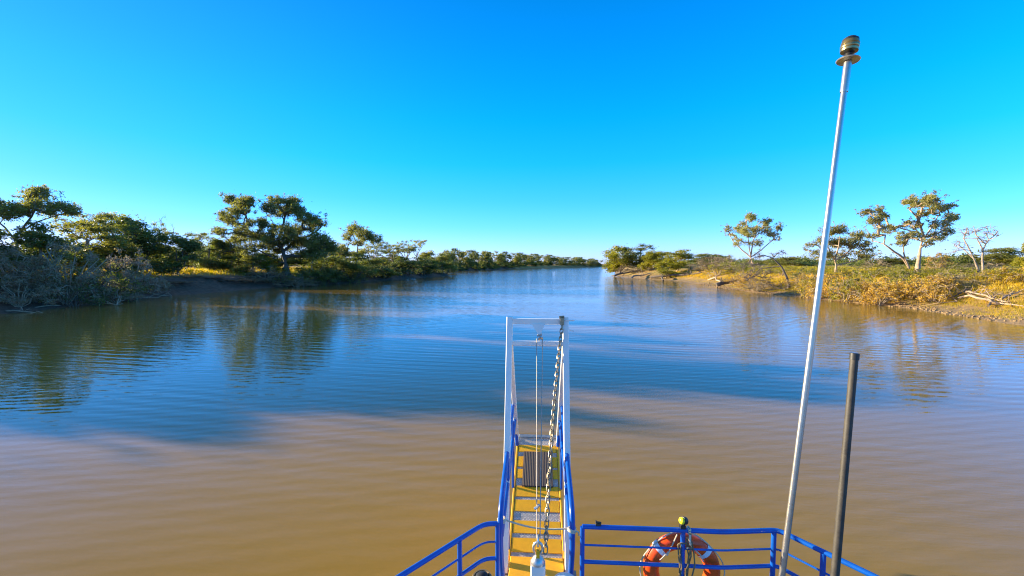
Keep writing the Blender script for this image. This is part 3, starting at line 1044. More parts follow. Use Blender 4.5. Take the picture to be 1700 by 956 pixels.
# ---- right bank
hero('gum_tree', 'tall gum standing alone with vase shaped crown near right headland', 'tree', 90, (1250, 462),
     [([(1252, 464), (1250, 440), (1246, 427)], .26), ([(1246, 427), (1232, 415), (1218, 402), (1212, 392)], .15), ([(1246, 427), (1250, 400), (1256, 380)], .15), ([(1246, 427), (1264, 415), (1284, 398), (1292, 382)], .14), ([(1246, 427), (1242, 395), (1240, 375)], .12)],
     [(1209, 383, 9, 10, 9), (1220, 394, 8, 8, 5), (1232, 376, 13, 10, 9), (1247, 362, 11, 8, 9), (1240, 385, 16, 9, 9), (1256, 384, 12, 12, 8), (1272, 368, 10, 10, 9), (1276, 384, 12, 10, 8), (1293, 376, 8, 11, 8), (1288, 394, 9, 8, 5), (1228, 402, 12, 7, 5), (1254, 402, 14, 8, 6)],
     'greygum', 'palebark', 201, per=150, size=.27, thick=1.2)
hero('gum_tree', 'largest right bank gum, pale thick trunk and layered high crown', 'tree', 56, (1522, 470),
     [([(1522, 470), (1524, 440), (1528, 412)], .32), ([(1528, 412), (1534, 390), (1526, 365), (1510, 348)], .18), ([(1534, 390), (1548, 375), (1556, 360)], .13), ([(1530, 405), (1556, 388), (1576, 372)], .12),
      ([(1510, 446), (1502, 430), (1484, 418), (1468, 405), (1470, 390)], .16), ([(1504, 440), (1500, 410), (1506, 392)], .12), ([(1532, 394), (1516, 374), (1500, 368)], .10)],
     [(1518, 336, 28, 9, 14), (1545, 332, 18, 9, 9), (1560, 345, 16, 8, 8), (1578, 341, 12, 6, 5), (1538, 352, 20, 8, 9), (1440, 352, 15, 6, 7), (1462, 348, 12, 7, 6), (1452, 366, 14, 9, 7), (1464, 360, 12, 8, 6),
      (1472, 380, 20, 9, 9), (1450, 392, 14, 6, 6), (1510, 372, 20, 8, 9), (1516, 392, 16, 8, 6), (1494, 400, 18, 8, 7), (1560, 372, 20, 9, 9), (1580, 360, 14, 8, 7), (1556, 392, 16, 10, 6), (1574, 384, 12, 8, 5), (1540, 402, 12, 8, 4), (1500, 390, 12, 6, 4)],
     'greygum', 'palebark', 202, per=260, size=.22, thick=1.0)
hero('gum_tree', 'spreading gum behind the silver mast with several pale limbs', 'tree', 66, (1388, 462),
     [([(1388, 462), (1388, 440), (1386, 432)], .24), ([(1386, 432), (1376, 412), (1366, 396)], .12), ([(1386, 432), (1392, 408), (1394, 392)], .13), ([(1388, 434), (1408, 418), (1422, 404)], .12), ([(1388, 440), (1424, 432), (1440, 424)], .10)],
     [(1378, 384, 14, 9, 9), (1396, 380, 14, 8, 9), (1366, 400, 14, 9, 8), (1390, 404, 16, 10, 9), (1424, 390, 13, 9, 9), (1414, 404, 16, 9, 9), (1434, 404, 12, 8, 6), (1362, 422, 18, 10, 9), (1436, 420, 18, 10, 9), (1405, 420, 14, 8, 5), (1346, 406, 10, 6, 4), (1380, 422, 14, 8, 6)],
     'greygum', 'palebark', 203, per=190, size=.24, thick=1.2)
hero('dead_tree', 'bare leafless tree with forked pale trunk on right bank', 'dead tree', 46, (1624, 478),
     [([(1630, 478), (1626, 450), (1618, 430), (1610, 415)], .16), ([(1632, 478), (1632, 445), (1630, 415), (1624, 400)], .13), ([(1610, 415), (1600, 395), (1606, 378)], .07), ([(1616, 426), (1598, 412), (1584, 408)], .06), ([(1630, 412), (1642, 398), (1656, 386)], .07), ([(1628, 405), (1622, 390), (1616, 375)], .06)],
     [(1606, 385, 14, 9, 7), (1594, 405, 14, 8, 6), (1620, 380, 12, 8, 6), (1640, 382, 14, 9, 7), (1654, 386, 8, 8, 4), (1630, 398, 16, 8, 6), (1586, 414, 10, 6, 3)],
     None, 'bark', 204, rtip=.018, twigs=5)
hero('dead_tree', 'dark leafless tree arching left over the right bank waterline', 'dead tree', 62, (1308, 482),
     [([(1310, 482), (1308, 462), (1298, 442), (1282, 428)], .20), ([(1282, 428), (1266, 424), (1252, 428)], .10), ([(1300, 446), (1284, 442), (1262, 446), (1246, 462)], .10), ([(1284, 430), (1290, 420), (1302, 416)], .06)],
     [(1262, 424, 16, 5, 6), (1284, 422, 12, 5, 5), (1256, 446, 18, 10, 8), (1244, 464, 14, 10, 7), (1272, 455, 18, 10, 7), (1300, 420, 10, 5, 4), (1240, 440, 12, 8, 4)],
     None, 'darkbark', 205, rtip=.022, twigs=7)
right = [
    ('bushy_tree', BUSHY[0], 'olive', 'bark', 1196, 420, 150, 74, 'olive tree in the back just left of the lone tall gum', 'tree'),
    ('bushy_tree', BUSHY[3], 'olive', 'bark', 1288, 428, 140, 80, 'low olive tree in the back right of the lone tall gum', 'tree'),
    ('bushy_tree', BUSHY[1], 'gold', 'bark', 1098, 416, 135, 60, 'golden tree filling the gap beside the headland trees', 'tree'),
    ('shrub', SHRUB[0], 'gold', 'bark', 1148, 430, 118, 50, 'yellow green bush at right foot of the rounded golden tree', 'shrub'),
    ('shrub', SHRUB[1], 'gold', 'bark', 1194, 434, 98, 46, 'low yellow bush below the bare twig scrub', 'shrub'),
    ('shrub', SHRUB[2], 'olive', 'bark', 1216, 430, 96, 44, 'olive bush touching the left side of the lone tall gum', 'shrub'),
    ('shrub', TWIGGY[0], 'straw', 'greytwig', 1222, 456, 76, 44, 'tawny twiggy bush beside the dark root mound', 'shrub'),
    ('shrub', SHRUB[1], 'gold', 'bark', 1300, 438, 72, 50, 'golden bush behind the foot of the arching dead tree', 'shrub'),
    ('shrub', TWIGGY[1], 'greyshrub', 'greytwig', 1048, 440, 146, 60, 'brown brush at the foot of the right headland trees', 'shrub'),
    ('bushy_tree', BUSHY[1], 'gold', 'palebark', 1030, 406, 152, 74, 'golden green tree at the very tip of right headland', 'tree'),
    ('bushy_tree', BUSHY[3], 'olive', 'palebark', 1062, 404, 150, 74, 'olive gold tree second along from right headland tip', 'tree'),
    ('bushy_tree', BUSHY[2], 'gold', 'palebark', 1082, 412, 140, 56, 'leafy yellow green tree beside the olive gold headland tree', 'tree'),
    ('bushy_tree', BUSHY[0], 'gold', 'palebark', 1124, 411, 122, 72, 'rounded golden tree beyond the fallen trunk on right bank', 'tree'),
    ('bushy_tree', BUSHY[2], 'gold', 'palebark', 1106, 430, 116, 52, 'low golden bush tree left of the rounded golden tree', 'tree'),
    ('bushy_tree', BUSHY[1], 'olive', 'bark', 1166, 420, 140, 60, 'low olive tree right of the rounded golden tree', 'tree'),
    ('shrub', TWIGGY[1], 'greyshrub', 'greytwig', 1180, 424, 108, 60, 'brown twiggy scrub between golden tree and lone tall gum', 'shrub'),
    ('shrub', TWIGGY[2], 'greyshrub', 'greytwig', 1205, 420, 104, 50, 'bare twig scrub just left of the lone tall gum', 'shrub'),
    ('shrub', SHRUB[1], 'gold', 'bark', 1236, 428, 84, 46, 'bright yellow green bush below the lone tall gum', 'shrub'),
    ('shrub', SHRUB[0], 'gold', 'bark', 1268, 432, 80, 44, 'yellow green bush behind the arching dead tree', 'shrub'),
    ('shrub', TWIGGY[0], 'straw', 'greytwig', 1250, 452, 66, 56, 'straw coloured twiggy bush under the arching dead tree', 'shrub'),
    ('shrub', TWIGGY[1], 'greyshrub', 'greytwig', 1262, 462, 63, 50, 'grey brush pile bush at foot of arching dead tree', 'shrub'),
    ('shrub', TWIGGY[1], 'straw', 'greytwig', 1330, 456, 60, 50, 'tawny bush right of the arching dead tree', 'shrub'),
    ('bushy_tree', BUSHY[2], 'olive', 'bark', 1318, 424, 110, 70, 'dim low tree in back between lone tall gum and mast', 'tree'),
    ('shrub', SHRUB[2], 'olive', 'bark', 1350, 440, 62, 60, 'green shrub left of the gum behind the mast', 'shrub'),
    ('shrub', SHRUB[1], 'gold', 'bark', 1405, 444, 60, 50, 'bright green shrub right of the gum behind the mast', 'shrub'),
    ('shrub', SHRUB[0], 'gold', 'bark', 1450, 438, 56, 52, 'yellow green shrub between mast gum and largest gum', 'shrub'),
    ('shrub', SHRUB[2], 'olive', 'bark', 1482, 440, 57, 46, 'olive shrub left of the largest right bank trunk', 'shrub'),
    ('shrub', SHRUB[1], 'gold', 'bark', 1552, 444, 52, 52, 'green gold shrub right of the largest right bank trunk', 'shrub'),
    ('shrub', TWIGGY[0], 'straw', 'greytwig', 1560, 418, 56, 40, 'thin twiggy sapling just right of the largest gum', 'shrub'),
    ('bushy_tree', BUSHY[1], 'olive', 'bark', 1660, 410, 120, 110, 'wide dark low tree on the skyline behind the bare tree', 'tree'),
    ('bushy_tree', BUSHY[3], 'olive', 'bark', 1590, 424, 140, 90, 'flat low tree on the skyline left of the bare tree', 'tree'),
    ('bushy_tree', BUSHY[0], 'gold', 'palebark', 1712, 394, 66, 46, 'bright yellow tree cut off by the right edge', 'tree'),
    ('bushy_tree', BUSHY[0], 'olive', 'bark', 1470, 428, 130, 100, 'low hazy tree on the skyline behind mast gum', 'tree'),
    ('shrub', SHRUB[1], 'gold', 'bark', 1376, 442, 72, 40, 'yellow green bush in front of the gum behind the mast', 'shrub'),
    ('shrub', SHRUB[0], 'olive', 'bark', 1428, 436, 70, 44, 'olive bush on the skyline right of the mast gum', 'shrub'),
    ('shrub', TWIGGY[1], 'greyshrub', 'greytwig', 1454, 428, 76, 40, 'grey twiggy bush on the skyline between mast gum and largest gum', 'shrub'),
    ('shrub', SHRUB[2], 'gold', 'bark', 1500, 446, 53, 44, 'leafy gold bush in front of the largest right bank trunk', 'shrub'),
    ('shrub', SHRUB[0], 'gold', 'bark', 1580, 442, 56, 50, 'green gold bush between the largest gum and the bare tree', 'shrub'),
    ('shrub', TWIGGY[0], 'olive', 'bark', 1604, 436, 70, 40, 'thin olive bush on the skyline left of the bare tree', 'shrub'),
    ('shrub', SHRUB[1], 'gold', 'bark', 1652, 444, 50, 50, 'green gold bush right behind the bare tree', 'shrub'),
    ('shrub', SHRUB[2], 'gold', 'bark', 1690, 440, 48, 54, 'green gold bush near the right edge above the bleached branches', 'shrub'),
    ('shrub', TWIGGY[1], 'greyshrub', 'greytwig', 1640, 432, 54, 50, 'twiggy grey shrub behind the bare tree trunk', 'shrub'),
]
for (k, pr, lf, wd, px, yt, d, w, lb, ct) in right:
    plant(k, pr, lf, wd, px, yt, d, w, lb, ct, rot=rl.uniform(0, 6.28), names=ST if ct == 'shrub' else ('trunk', 'crown'))
hum = [
    (1352, 468, 52, 44, 'grass', 'green tussock bush just right of the mast'), (1382, 462, 50, 50, 'straw', 'tan tussock second to the right of the mast'),
    (1408, 470, 47, 46, 'gold', 'bright green tussock low on the bank right of mast'), (1424, 456, 50, 50, 'gold', 'yellow tussock near bank top right of mast'),
    (1440, 474, 45, 56, 'straw', 'wide straw tussock low on the bank below the yellow one'), (1478, 466, 45, 54, 'straw', 'straw tussock mid bank left of largest trunk'),
    (1500, 456, 47, 50, 'gold', 'golden tussock just below the largest trunk'), (1518, 474, 43, 60, 'straw', 'pale straw tussock at foot of the bank below largest gum'),
    (1548, 464, 43.5, 56, 'straw', 'tawny feathery tussock right below the largest gum'), (1575, 460, 44, 56, 'greyshrub', 'grey bushy tussock left of the bare tree'),
    (1600, 452, 46, 50, 'gold', 'green gold tussock behind the bare tree'), (1545, 480, 41, 40, 'straw', 'small straw tussock near the mud strip'),
    (1668, 452, 42, 60, 'grass', 'green tussock right of the bare tree'), (1700, 446, 41, 60, 'grass', 'green tussock cut off by the right edge'), (1465, 484, 43, 40, 'straw', 'small straw tussock at the water left of the wide ones'),
]
for i, (px, yt, d, w, lf, lb) in enumerate(hum):
    plant('tussock', HUMMOCK[i % 2], lf, 'greytwig', px, yt - 8, d, w * 1.35, lb, 'tussock', rot=i * 1.1, names=ST)


# ---------------------------------------------------------------- grass
def grass(name, spots, seed, label):
    rng = np.random.default_rng(seed)
    V, T = [], []
    for (x, y, z, h, tone, spread, nb) in spots:
        c = np.array([x, y, z])
        for _ in range(nb):
            b = c + np.array([rng.normal(0, spread), rng.normal(0, spread), -.05])
            a = rng.uniform(0, 6.28)
            wv = np.array([math.cos(a), math.sin(a), 0]) * h * rng.uniform(.05, .09)
            ln = np.array([rng.normal(0, .35), rng.normal(0, .35), 1.0]) * h * rng.uniform(.6, 1.2)
            V += [b - wv, b + wv, b + ln * .6 + wv * .6, b + ln]
            T.append(min(.95, max(0, tone + rng.normal(0, .08))))
    nf = len(T)
    V = np.array(V)
    me_ = bpy.data.meshes.new(name)
    me_.vertices.add(nf * 4)
    me_.vertices.foreach_set('co', V.astype(np.float32).ravel())
    me_.loops.add(nf * 4)
    me_.loops.foreach_set('vertex_index', np.arange(nf * 4, dtype=np.int32))
    me_.polygons.add(nf)
    me_.polygons.foreach_set('loop_start', np.arange(0, nf * 4, 4, dtype=np.int32))
    me_.update(calc_edges=True)
    at = me_.attributes.new('tone', 'FLOAT', 'FACE')
    at.data.foreach_set('value', np.array(T, np.float32))
    o = link(name, me_, None, M['grass'])
    return tag(o, label, 'grass', kind='stuff')


rg = random.Random(77)
sp = []
while len(sp) < 15000:
    y = rg.uniform(24, 125)
    d = rg.triangular(1.2, 46, 8)
    if rg.random() < .45: d = rg.uniform(1.5, 20)
    x = curve_x(RP, y) + d
    g = .5 + .5 * hash2(x, y, .9)
    g2 = .5 + .5 * hash2(x + 40, y - 13, .35)
    if d < 4.5:
        dens, tone, h = .85, .26 + .3 * g, .17
    elif d < 13:
        dens, tone, h = .25 + .75 * (g > .5), .34 + .40 * g2, .42
    else:
        dens, tone, h = .9, .10 + .36 * g2 * g, .5
    if px_ok := (rg.random() < dens):
        sp.append((x, y, ground_z(x, y), h * rg.uniform(.6, 1.35), tone, .16, 6))
for _ in range(7000):
    y = rg.uniform(24, 75)
    d = rg.triangular(1.0, 9, 4)
    x = curve_x(RP, y) + d
    g = .5 + .5 * hash2(x, y, 1.3)
    if rg.random() < .35 + .65 * g:
        sp.append((x, y, ground_z(x, y), rg.uniform(.10, .26), .12 + .5 * g * rg.random() + .1, .2, 7))
grass('bank_grass', sp, 3, 'golden and green grass covering the sunlit right bank')
sp = []
while len(sp) < 5000:
    y = rg.uniform(40, 110)
    d = rg.uniform(5.5, 34)
    x = curve_x(LP, y) - d
    sp.append((x, y, ground_z(x, y), rg.uniform(.25, .8), .25 + .35 * (.5 + .5 * hash2(x, y, .5)), .18, 6))
grass('meadow_grass', sp, 4, 'yellow green grass on top of the left bank behind the shrubs')


# ---------------------------------------------------------------- fallen wood
def G(px, py):
    """where that pixel's ray meets the ground or the water"""
    r = ray(px, py)
    d = 15.0
    while d < 400:
        p = CAMLOC + r * d
        if p.z <= max(0.0, ground_z(p.x, p.y)): return p
        d += .15
    return CAMLOC + r * 400


def log(px0, py0, px1, py1, r, label, seed, z0=None, z1=None, n_br=5, mat='driftwood', name='driftwood', br=1.0, group=None):
    rng = random.Random(seed)
    a, b = G(px0, py0), G(px1, py1)
    if (b - a).length > 14: b = a + (b - a).normalized() * 14
    a, b = a + Vector((0, 0, r * .6 + (0 if z0 is None else .1))), b + Vector((0, 0, r * .6 + (0 if z1 is None else .25)))
    L = (b - a).length
    pts = [a + (b - a) * (k / 6) + Vector((rng.gauss(0, .03), rng.gauss(0, .03), rng.gauss(0, .03) + .06 * math.sin(k))) * L * .35 for k in range(7)]
    mb = MB()
    mb.tube(pts, [r * (1 - .1 * k) for k in range(7)], 7)
    for k in range(n_br):
        i = rng.randint(1, 6)
        p = pts[i]
        d = Vector((rng.gauss(0, 1), rng.gauss(0, .6), abs(rng.gauss(.35, .5)))).normalized() * min(L, 5) * rng.uniform(.12, .34) * br
        mid = p + d * .5 + Vector((rng.gauss(0, .05), 0, rng.gauss(0, .06))) * L
        rr = r * rng.uniform(.25, .5)
        q = p + d
        mb.tube([p, mid, q], [rr, rr * .7, rr * .3], 5)
        for _ in range(2):
            e_ = mid + Vector((rng.gauss(0, 1), rng.gauss(0, 1), rng.gauss(.2, .6))) * L * .07
            mb.tube([mid, (mid + e_) / 2, e_], [rr * .5, rr * .4, rr * .2], 4)
    o = mb.build(name, M[mat])
    return tag(o, label, 'driftwood', group)


log(55, 512, 150, 505, .07, 'thin pale branch lying at waterline below the low dark shrub', 1, mat='greytwig')
log(180, 488, 262, 498, .08, 'bleached forked branch reaching into water at end of left thicket', 2, mat='greytwig', z1=.02)
log(150, 500, 205, 508, .08, 'bleached bent branch in the water beneath left thicket', 3, mat='greytwig', z1=.02)
log(10, 517, 70, 519, .07, 'bleached stick in the water at far left edge', 4, mat='greytwig')
log(215, 482, 285, 492, .07, 'grey branch lying along mud right of the left thicket', 5, z0=.4, mat='greytwig')
log(508, 462, 522, 452, .14, 'short white dead branch beside small yellow green shrub', 6, z0=.7, z1=1.8, n_br=2, mat='palebark')
log(1082, 463, 1170, 454, .36, 'long dark fallen trunk lying along right bank water', 11, z0=.25, z1=1.5, n_br=9, mat='darkbark', name='fallen_trunk')
log(1020, 459, 1062, 450, .34, 'fallen forked trunk at the foot of right headland', 12, z0=.2, z1=1.4, n_br=9, mat='darkbark', name='fallen_trunk', br=1.4)
log(1048, 463, 1080, 455, .26, 'leaning dead limb between the two fallen trunks', 13, z0=.2, z1=1.6, n_br=8, mat='bark', br=1.5)
log(1100, 466, 1098, 446, .22, 'upright dead stump limb beside the long fallen trunk', 14, z0=.1, z1=2.6, n_br=6, mat='darkbark', br=.8)
log(1176, 466, 1224, 472, .20, 'pile of pale dead branches beside the dark root mound', 15, z0=.7, z1=.5, n_br=14, br=1.4)
log(1190, 476, 1226, 470, .42, 'dark root mound jutting into water on right bank', 16, z0=.15, z1=.8, n_br=16, mat='darkbark', name='root_mound')
log(1268, 474, 1302, 484, .10, 'dark fallen branches at foot of arching dead tree', 17, z0=1.2, z1=.5, n_br=10, mat='darkbark', br=1.6)
log(1356, 488, 1400, 484, .12, 'brown stick heap near the water right of the mast', 18, z0=.8, z1=1.0, n_br=12, mat='bark', br=1.3)
log(1590, 496, 1700, 512, .11, 'longest bleached fallen branch on right bank below bare tree', 19, z0=1.1, z1=.8, n_br=9, mat='palebark')
log(1600, 488, 1672, 506, .10, 'bleached branch crossing over the longest one', 20, z0=1.5, z1=1.0, n_br=8, mat='palebark')
log(1612, 482, 1580, 498, .10, 'dark branch leaning down left of the bleached ones', 21, z0=1.7, z1=1.0, n_br=8, mat='darkbark')
log(1640, 514, 1655, 492, .09, 'dark forked stick standing up in front of bleached branches', 22, z0=.5, z1=1.5, n_br=4, mat='darkbark')
log(1560, 470, 1590, 505, .07, 'thin pale stick slanting down the bank left of bleached branches', 23, z0=2.0, z1=.9, n_br=4, mat='palebark')
log(1660, 500, 1692, 488, .10, 'grey branch at right end of the bleached heap', 24, z0=1.2, z1=1.6, n_br=6)

# mud clods on the strip by the water
rc = np.random.default_rng(8)
mb = MB()
for i in range(900):
    y = rc.uniform(22, 90)
    d = abs(rc.normal(.8, .8)) + .05
    x = curve_x(RP, y) + d
    z = ground_z(x, y)
    s = rc.uniform(.03, .13)
    prof = [(s * .5, -s * .5), (s, 0), (s * .75, s * .5), (s * .25, s * .7)]
    mb.lathe(prof, 5, Matrix.Translation((x, y, z)) @ Matrix.Rotation(rc.uniform(0, 6), 4, 'Z') @ Matrix.Diagonal((rc.uniform(.7, 1.5), rc.uniform(.7, 1.5), 1, 1)))
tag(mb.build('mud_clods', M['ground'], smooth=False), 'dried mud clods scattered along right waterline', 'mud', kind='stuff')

# ================================================================ THE BOAT
GX = -.022
DECK = .5

boat = empty('boat', (0, 0, 0), 'low bow of the river boat carrying the blue railings', 'boat')
out = [(-.52, 4.3), (-.5, 5.0), (.46, 5.0), (.47, 4.29), (2.74, 4.24), (3.4, 3.5), (4.6, 1.6), (4.6, -7), (-3.0, -7), (-3.0, 1.4), (-1.2, 3.6)]
mb = MB()
nn = len(out)
mb.add([(x, y, DECK - .05) for x, y in out] + [(x, y, DECK) for x, y in out],
       [tuple(range(nn))[::-1], tuple(range(nn, 2 * nn))] + [(j, (j + 1) % nn, nn + (j + 1) % nn, nn + j) for j in range(nn)])
mb.build('deck', M['deck'], boat, smooth=False)
mb = MB()
ins = [(x * .96 + .03, y * .985) for x, y in out]
mb.add([(x, y, -.45) for x, y in ins] + [(x, y, DECK - .052) for x, y in ins],
       [tuple(range(nn))[::-1], tuple(range(nn, 2 * nn))] + [(j, (j + 1) % nn, nn + (j + 1) % nn, nn + j) for j in range(nn)])
mb.build('hull', M['hull'], boat, smooth=False)

# ---- railings
RT = CAMZ - 2.63


def rail_path(pix, z):
    return [W(px, py, RT) + Vector((0, 0, z - RT)) for px, py in pix]


def smooth_path(pts, r=.12, k=4):
    out_ = [pts[0]]
    for i in range(1, len(pts) - 1):
        p, a, b = pts[i], pts[i - 1], pts[i + 1]
        ra = min(r, (a - p).length * .45)
        rb = min(r, (b - p).length * .45)
        s, e_ = p + (a - p).normalized() * ra, p + (b - p).normalized() * rb
        for q in range(k + 1):
            u = q / k
            out_.append(s * (1 - u) ** 2 + p * 2 * u * (1 - u) + e_ * u * u)
    out_.append(pts[-1])
    return out_


def railing(pix, posts, label, bend=.14):
    pix = list(pix)
    base = W(*pix[0], RT)
    o = empty('railing', (base.x, base.y, DECK), label, 'railing')
    p = rail_path(pix, RT)
    mb = MB()
    mb.tube(smooth_path(p, bend), .024, 10)
    mb.build('top_rail', M['blue'], o)
    for z, r, nm in ((RT - .19, .010, 'middle_rail'), (RT - .365, .019, 'lower_rail'), (RT - .62, .019, 'lower_rail'), (RT - .86, .019, 'lower_rail')):
        mb = MB()
        q = rail_path(pix, z)
        mb.tube(smooth_path(q, bend), r, 8)
        mb.build(nm, M['blue'], o)
    for px, py in posts:
        b = W(px, py, RT)
        mb = MB()
        mb.tube([(b.x, b.y, DECK), (b.x, b.y, RT - .004)], .024, 10)
        mb.build('post', M['blue'], o)
    return o


LDIAG = W(665, 956, RT)
lend = LDIAG + (LDIAG - W(808, 870, RT)) * .55
railing([(967, 874), (1134, 880), (1200, 883), (1292, 880), (1450, 956), (1560, 1010)],
        [(967, 874), (1134, 880), (1285, 881), (1367, 917), (1470, 966)], 'blue railing across the bow right of the gangway, with lifebuoy', .07)
railing([(826, 869), (803, 870), (665, 956), (560, 1022)], [(826, 869), (763, 896), (640, 972)], 'blue railing left of the gangway, sloping down to lower left', .10)

# ---- gangway
gw = empty('gangway', (GX, 5.1, DECK), 'gangway ramp with yellow treads and blue handrails jutting over the bow', 'gangway')
RA, RB = Vector((0, 5.10, .57)), Vector((0, 7.32, 1.165))
RD = (RB - RA).normalized()
RN = Vector((0, -RD.z, RD.y))
RW = .328


def ramp_t(py):
    s = (py - HZ) / F
    return ((CAMZ - RA.z) - s * RA.y) / (s * (RB.y - RA.y) + (RB.z - RA.z))


def ramp_pt(x, t, up=0.0):
    return Vector((GX + x, 0, 0)) + RA + (RB - RA) * t + RN * up


mb = MB()
mb.beam(ramp_pt(0, 0, -.03), ramp_pt(0, 1.0, -.03), 2 * RW, .05, up=RN)
mb.build('deck_plate', M['checker'], gw)
for s in (-1, 1):
    mb = MB()
    mb.beam(ramp_pt(s * (RW + .018), 0, -.035), ramp_pt(s * (RW + .018), 1, -.035), .03, .09, up=RN)
    mb.build('side_beam', M['yellow'], gw)
for (y1, y0) in ((757, 745.5), (783, 765.5), (803, 787.5), (835.5, 817), (861.5, 841.5), (900.5, 878.5), (934.5, 909.5)):
    t0, t1 = ramp_t(y1), ramp_t(y0)
    mb = MB()
    mb.beam(ramp_pt(0, min(t0, t1), .0), ramp_pt(0, max(t0, t1), .0), 2 * RW - .01, .012, up=RN, bev=.003)
    mb.build('tread', M['yellow'], gw)
mb = MB()
mb.beam((GX, 4.34, .548), (GX, 5.085, .56), 2 * RW, .05)
mb.build('hinge_plate', M['yellow'], gw)
mb = MB()
mb.beam(ramp_pt(0, 1.002, .01), ramp_pt(0, 1.03, .01), 2 * RW, .03, up=RN)
mb.build('end_lip', M['steel'], gw)
for s in (-1, 1):
    hx = s * .378
    mb = MB()
    P_ = [Vector((GX + hx * .93, 4.42, .58)), Vector((GX + hx * 1.0, 4.28, 1.25)), Vector((GX + hx, 4.30, 1.62)), Vector((GX + hx, 4.62, 1.72)), Vector((GX + hx * 1.04, 6.74, 2.01)), Vector((GX + hx * 1.03, 7.08, 1.66)), Vector((GX + hx * .93, 7.12, 1.12))]
    mb.tube(smooth_path(P_, .22, 6), .030, 10)
    h_ = mb.build('handrail', M['blue'], gw)
    mb = MB()
    Q_ = [Vector((GX + hx * .98, 4.32, 1.36)), Vector((GX + hx * .98, 6.98, 1.68))]
    mb.tube(Q_, .026, 10)
    o = mb.build('lower_handrail', M['blue'], gw)
    for yy in (5.2, 6.2):
        mb = MB()
        t = (yy - RA.y) / (RB.y - RA.y)
        b = ramp_pt(hx * .96, t, 0)
        mb.tube([b, Vector((b.x, yy, 1.70 + (yy - 4.4) * .105))], .020, 8)
        mb.build('handrail_post', M['blue'], h_)

# ---- doormat on the ramp
t0, t1 = ramp_t(819), ramp_t(759)
mb = MB()
mb.beam(ramp_pt(.008, min(t0, t1), .022), ramp_pt(.008, max(t0, t1), .022), .47, .024, up=RN, bev=.006)
tag(mb.build('doormat', M['doormat']), 'dark ribbed doormat lying on the yellow gangway treads', 'mat')

# ---- white lifting frame
fr = empty('lifting_frame', (GX, 4.92, DECK), 'white steel lifting frame standing over the gangway', 'frame')
FX = .386
F0, F1 = Vector((0, 4.77, .0125)), Vector((0, 5.825, 3.465))
T0 = (DECK - F0.z) / (F1.z - F0.z)


def fpt(x, t, dy=0):
    return Vector((GX + x, dy, 0)) + F0 + (F1 - F0) * t


for s in (-1, 1):
    mb = MB()
    mb.beam(fpt(s * FX, T0), fpt(s * FX, 1.012), .082, .08, up=(0, 1, 0))
    mb.build('post', M['white'], fr)
    mb = MB()
    mb.beam(fpt(s * (FX - .01), .915, .05), ramp_pt(s * .36, .97, -.02), .07, .06, up=(0, 1, 0))
    mb.build('brace', M['white'], fr)
mb = MB()
mb.beam(fpt(-FX + .041, .997), fpt(FX - .041, .997), .075, .075)
mb.build('crossbar', M['white'], fr)
mb = MB()
mb.beam(fpt(-FX + .041, .912, .02), fpt(FX - .041, .912, .02), .06, .06)
mb.build('lower_crossbar', M['white'], fr)
# bracket and pulley
bp_ = fpt(.03, .985)
mb = MB()
mb.add([bp_ + Vector(v) for v in ((-.11, -.045, .01), (.07, -.045, .01), (.015, -.07, -.13), (-.02, -.07, -.13), (-.11, .005, .01), (.07, .005, .01), (.015, -.03, -.13), (-.02, -.03, -.13))],
       [(0, 1, 2, 3), (7, 6, 5, 4), (0, 3, 7, 4), (1, 5, 6, 2), (3, 2, 6, 7), (0, 4, 5, 1)])
br_ = mb.build('pulley_bracket', M['white'], fr, smooth=False)
mb = MB()
rot = Matrix.Translation(bp_ + Vector((.005, -.055, -.165))) @ Matrix.Rotation(R(75), 4, 'Y')
mb.lathe([(.02, -.035), (.045, -.035), (.047, -.012), (.034, -.006), (.034, .006), (.047, .012), (.045, .035), (.02, .035)], 18, rot)
mb.build('pulley', M['steel'], br_)
# clamp at the right upper corner that holds the chain
cp = fpt(FX - .05, 1.0) + Vector((0, -.06, .0))
mb = MB()
mb.box(cp + Vector((0, 0, .0)), (.05, .05, .10))
mb.tube([cp + Vector((-.04, 0, .055)), cp + Vector((.03, 0, .06))], .02, 8)
mb.build('chain_clamp', M['brass'], fr)
mb = MB()
mb.tube([cp + Vector((.04, .02, .01)), cp + Vector((.17, .02, .012))], .010, 8)
mb.tube([cp + Vector((.10, .03, -.12)), cp + Vector((.16, .03, -.135))], .008, 8)
mb.build('pin', M['white'], fr)

# ---- winch post in front of the gangway
wc = C(893, 935, 4.28)
wp = empty('winch_post', (wc.x, wc.y, DECK), 'white square post in front of the gangway holding chain and cables', 'post')
mb = MB()
mb.beam((wc.x, wc.y, DECK), (wc.x, wc.y, 1.22), .15, .11, up=(0, 1, 0), bev=.012)
mb.build('post_body', M['white'], wp)
mb = MB()
mb.lathe([(.07, 0), (.072, .02), (.05, .06), (.02, .085)], 16, Matrix.Translation((wc.x, wc.y, 1.22)))
mb.build('post_cap', M['steel'], wp)
mb = MB()
mb.box((wc.x, wc.y - .01, 1.32), (.035, .05, .10))
lug_ = mb.build('lug', M['yellow'], wp)
mb = MB()
ringc = Vector((wc.x, wc.y - .01, 1.385))
mb.tube([ringc + Vector((math.cos(a) * .045, 0, math.sin(a) * .06)) for a in np.linspace(0, 2 * math.pi, 16, endpoint=False)], .014, 8, closed=True)
mb.tube([ringc + Vector((.0, math.cos(a) * .04, .075 + math.sin(a) * .05)) for a in np.linspace(0, 2 * math.pi, 14, endpoint=False)], .012, 8, closed=True)
mb.build('shackle', M['steel'], lug_)

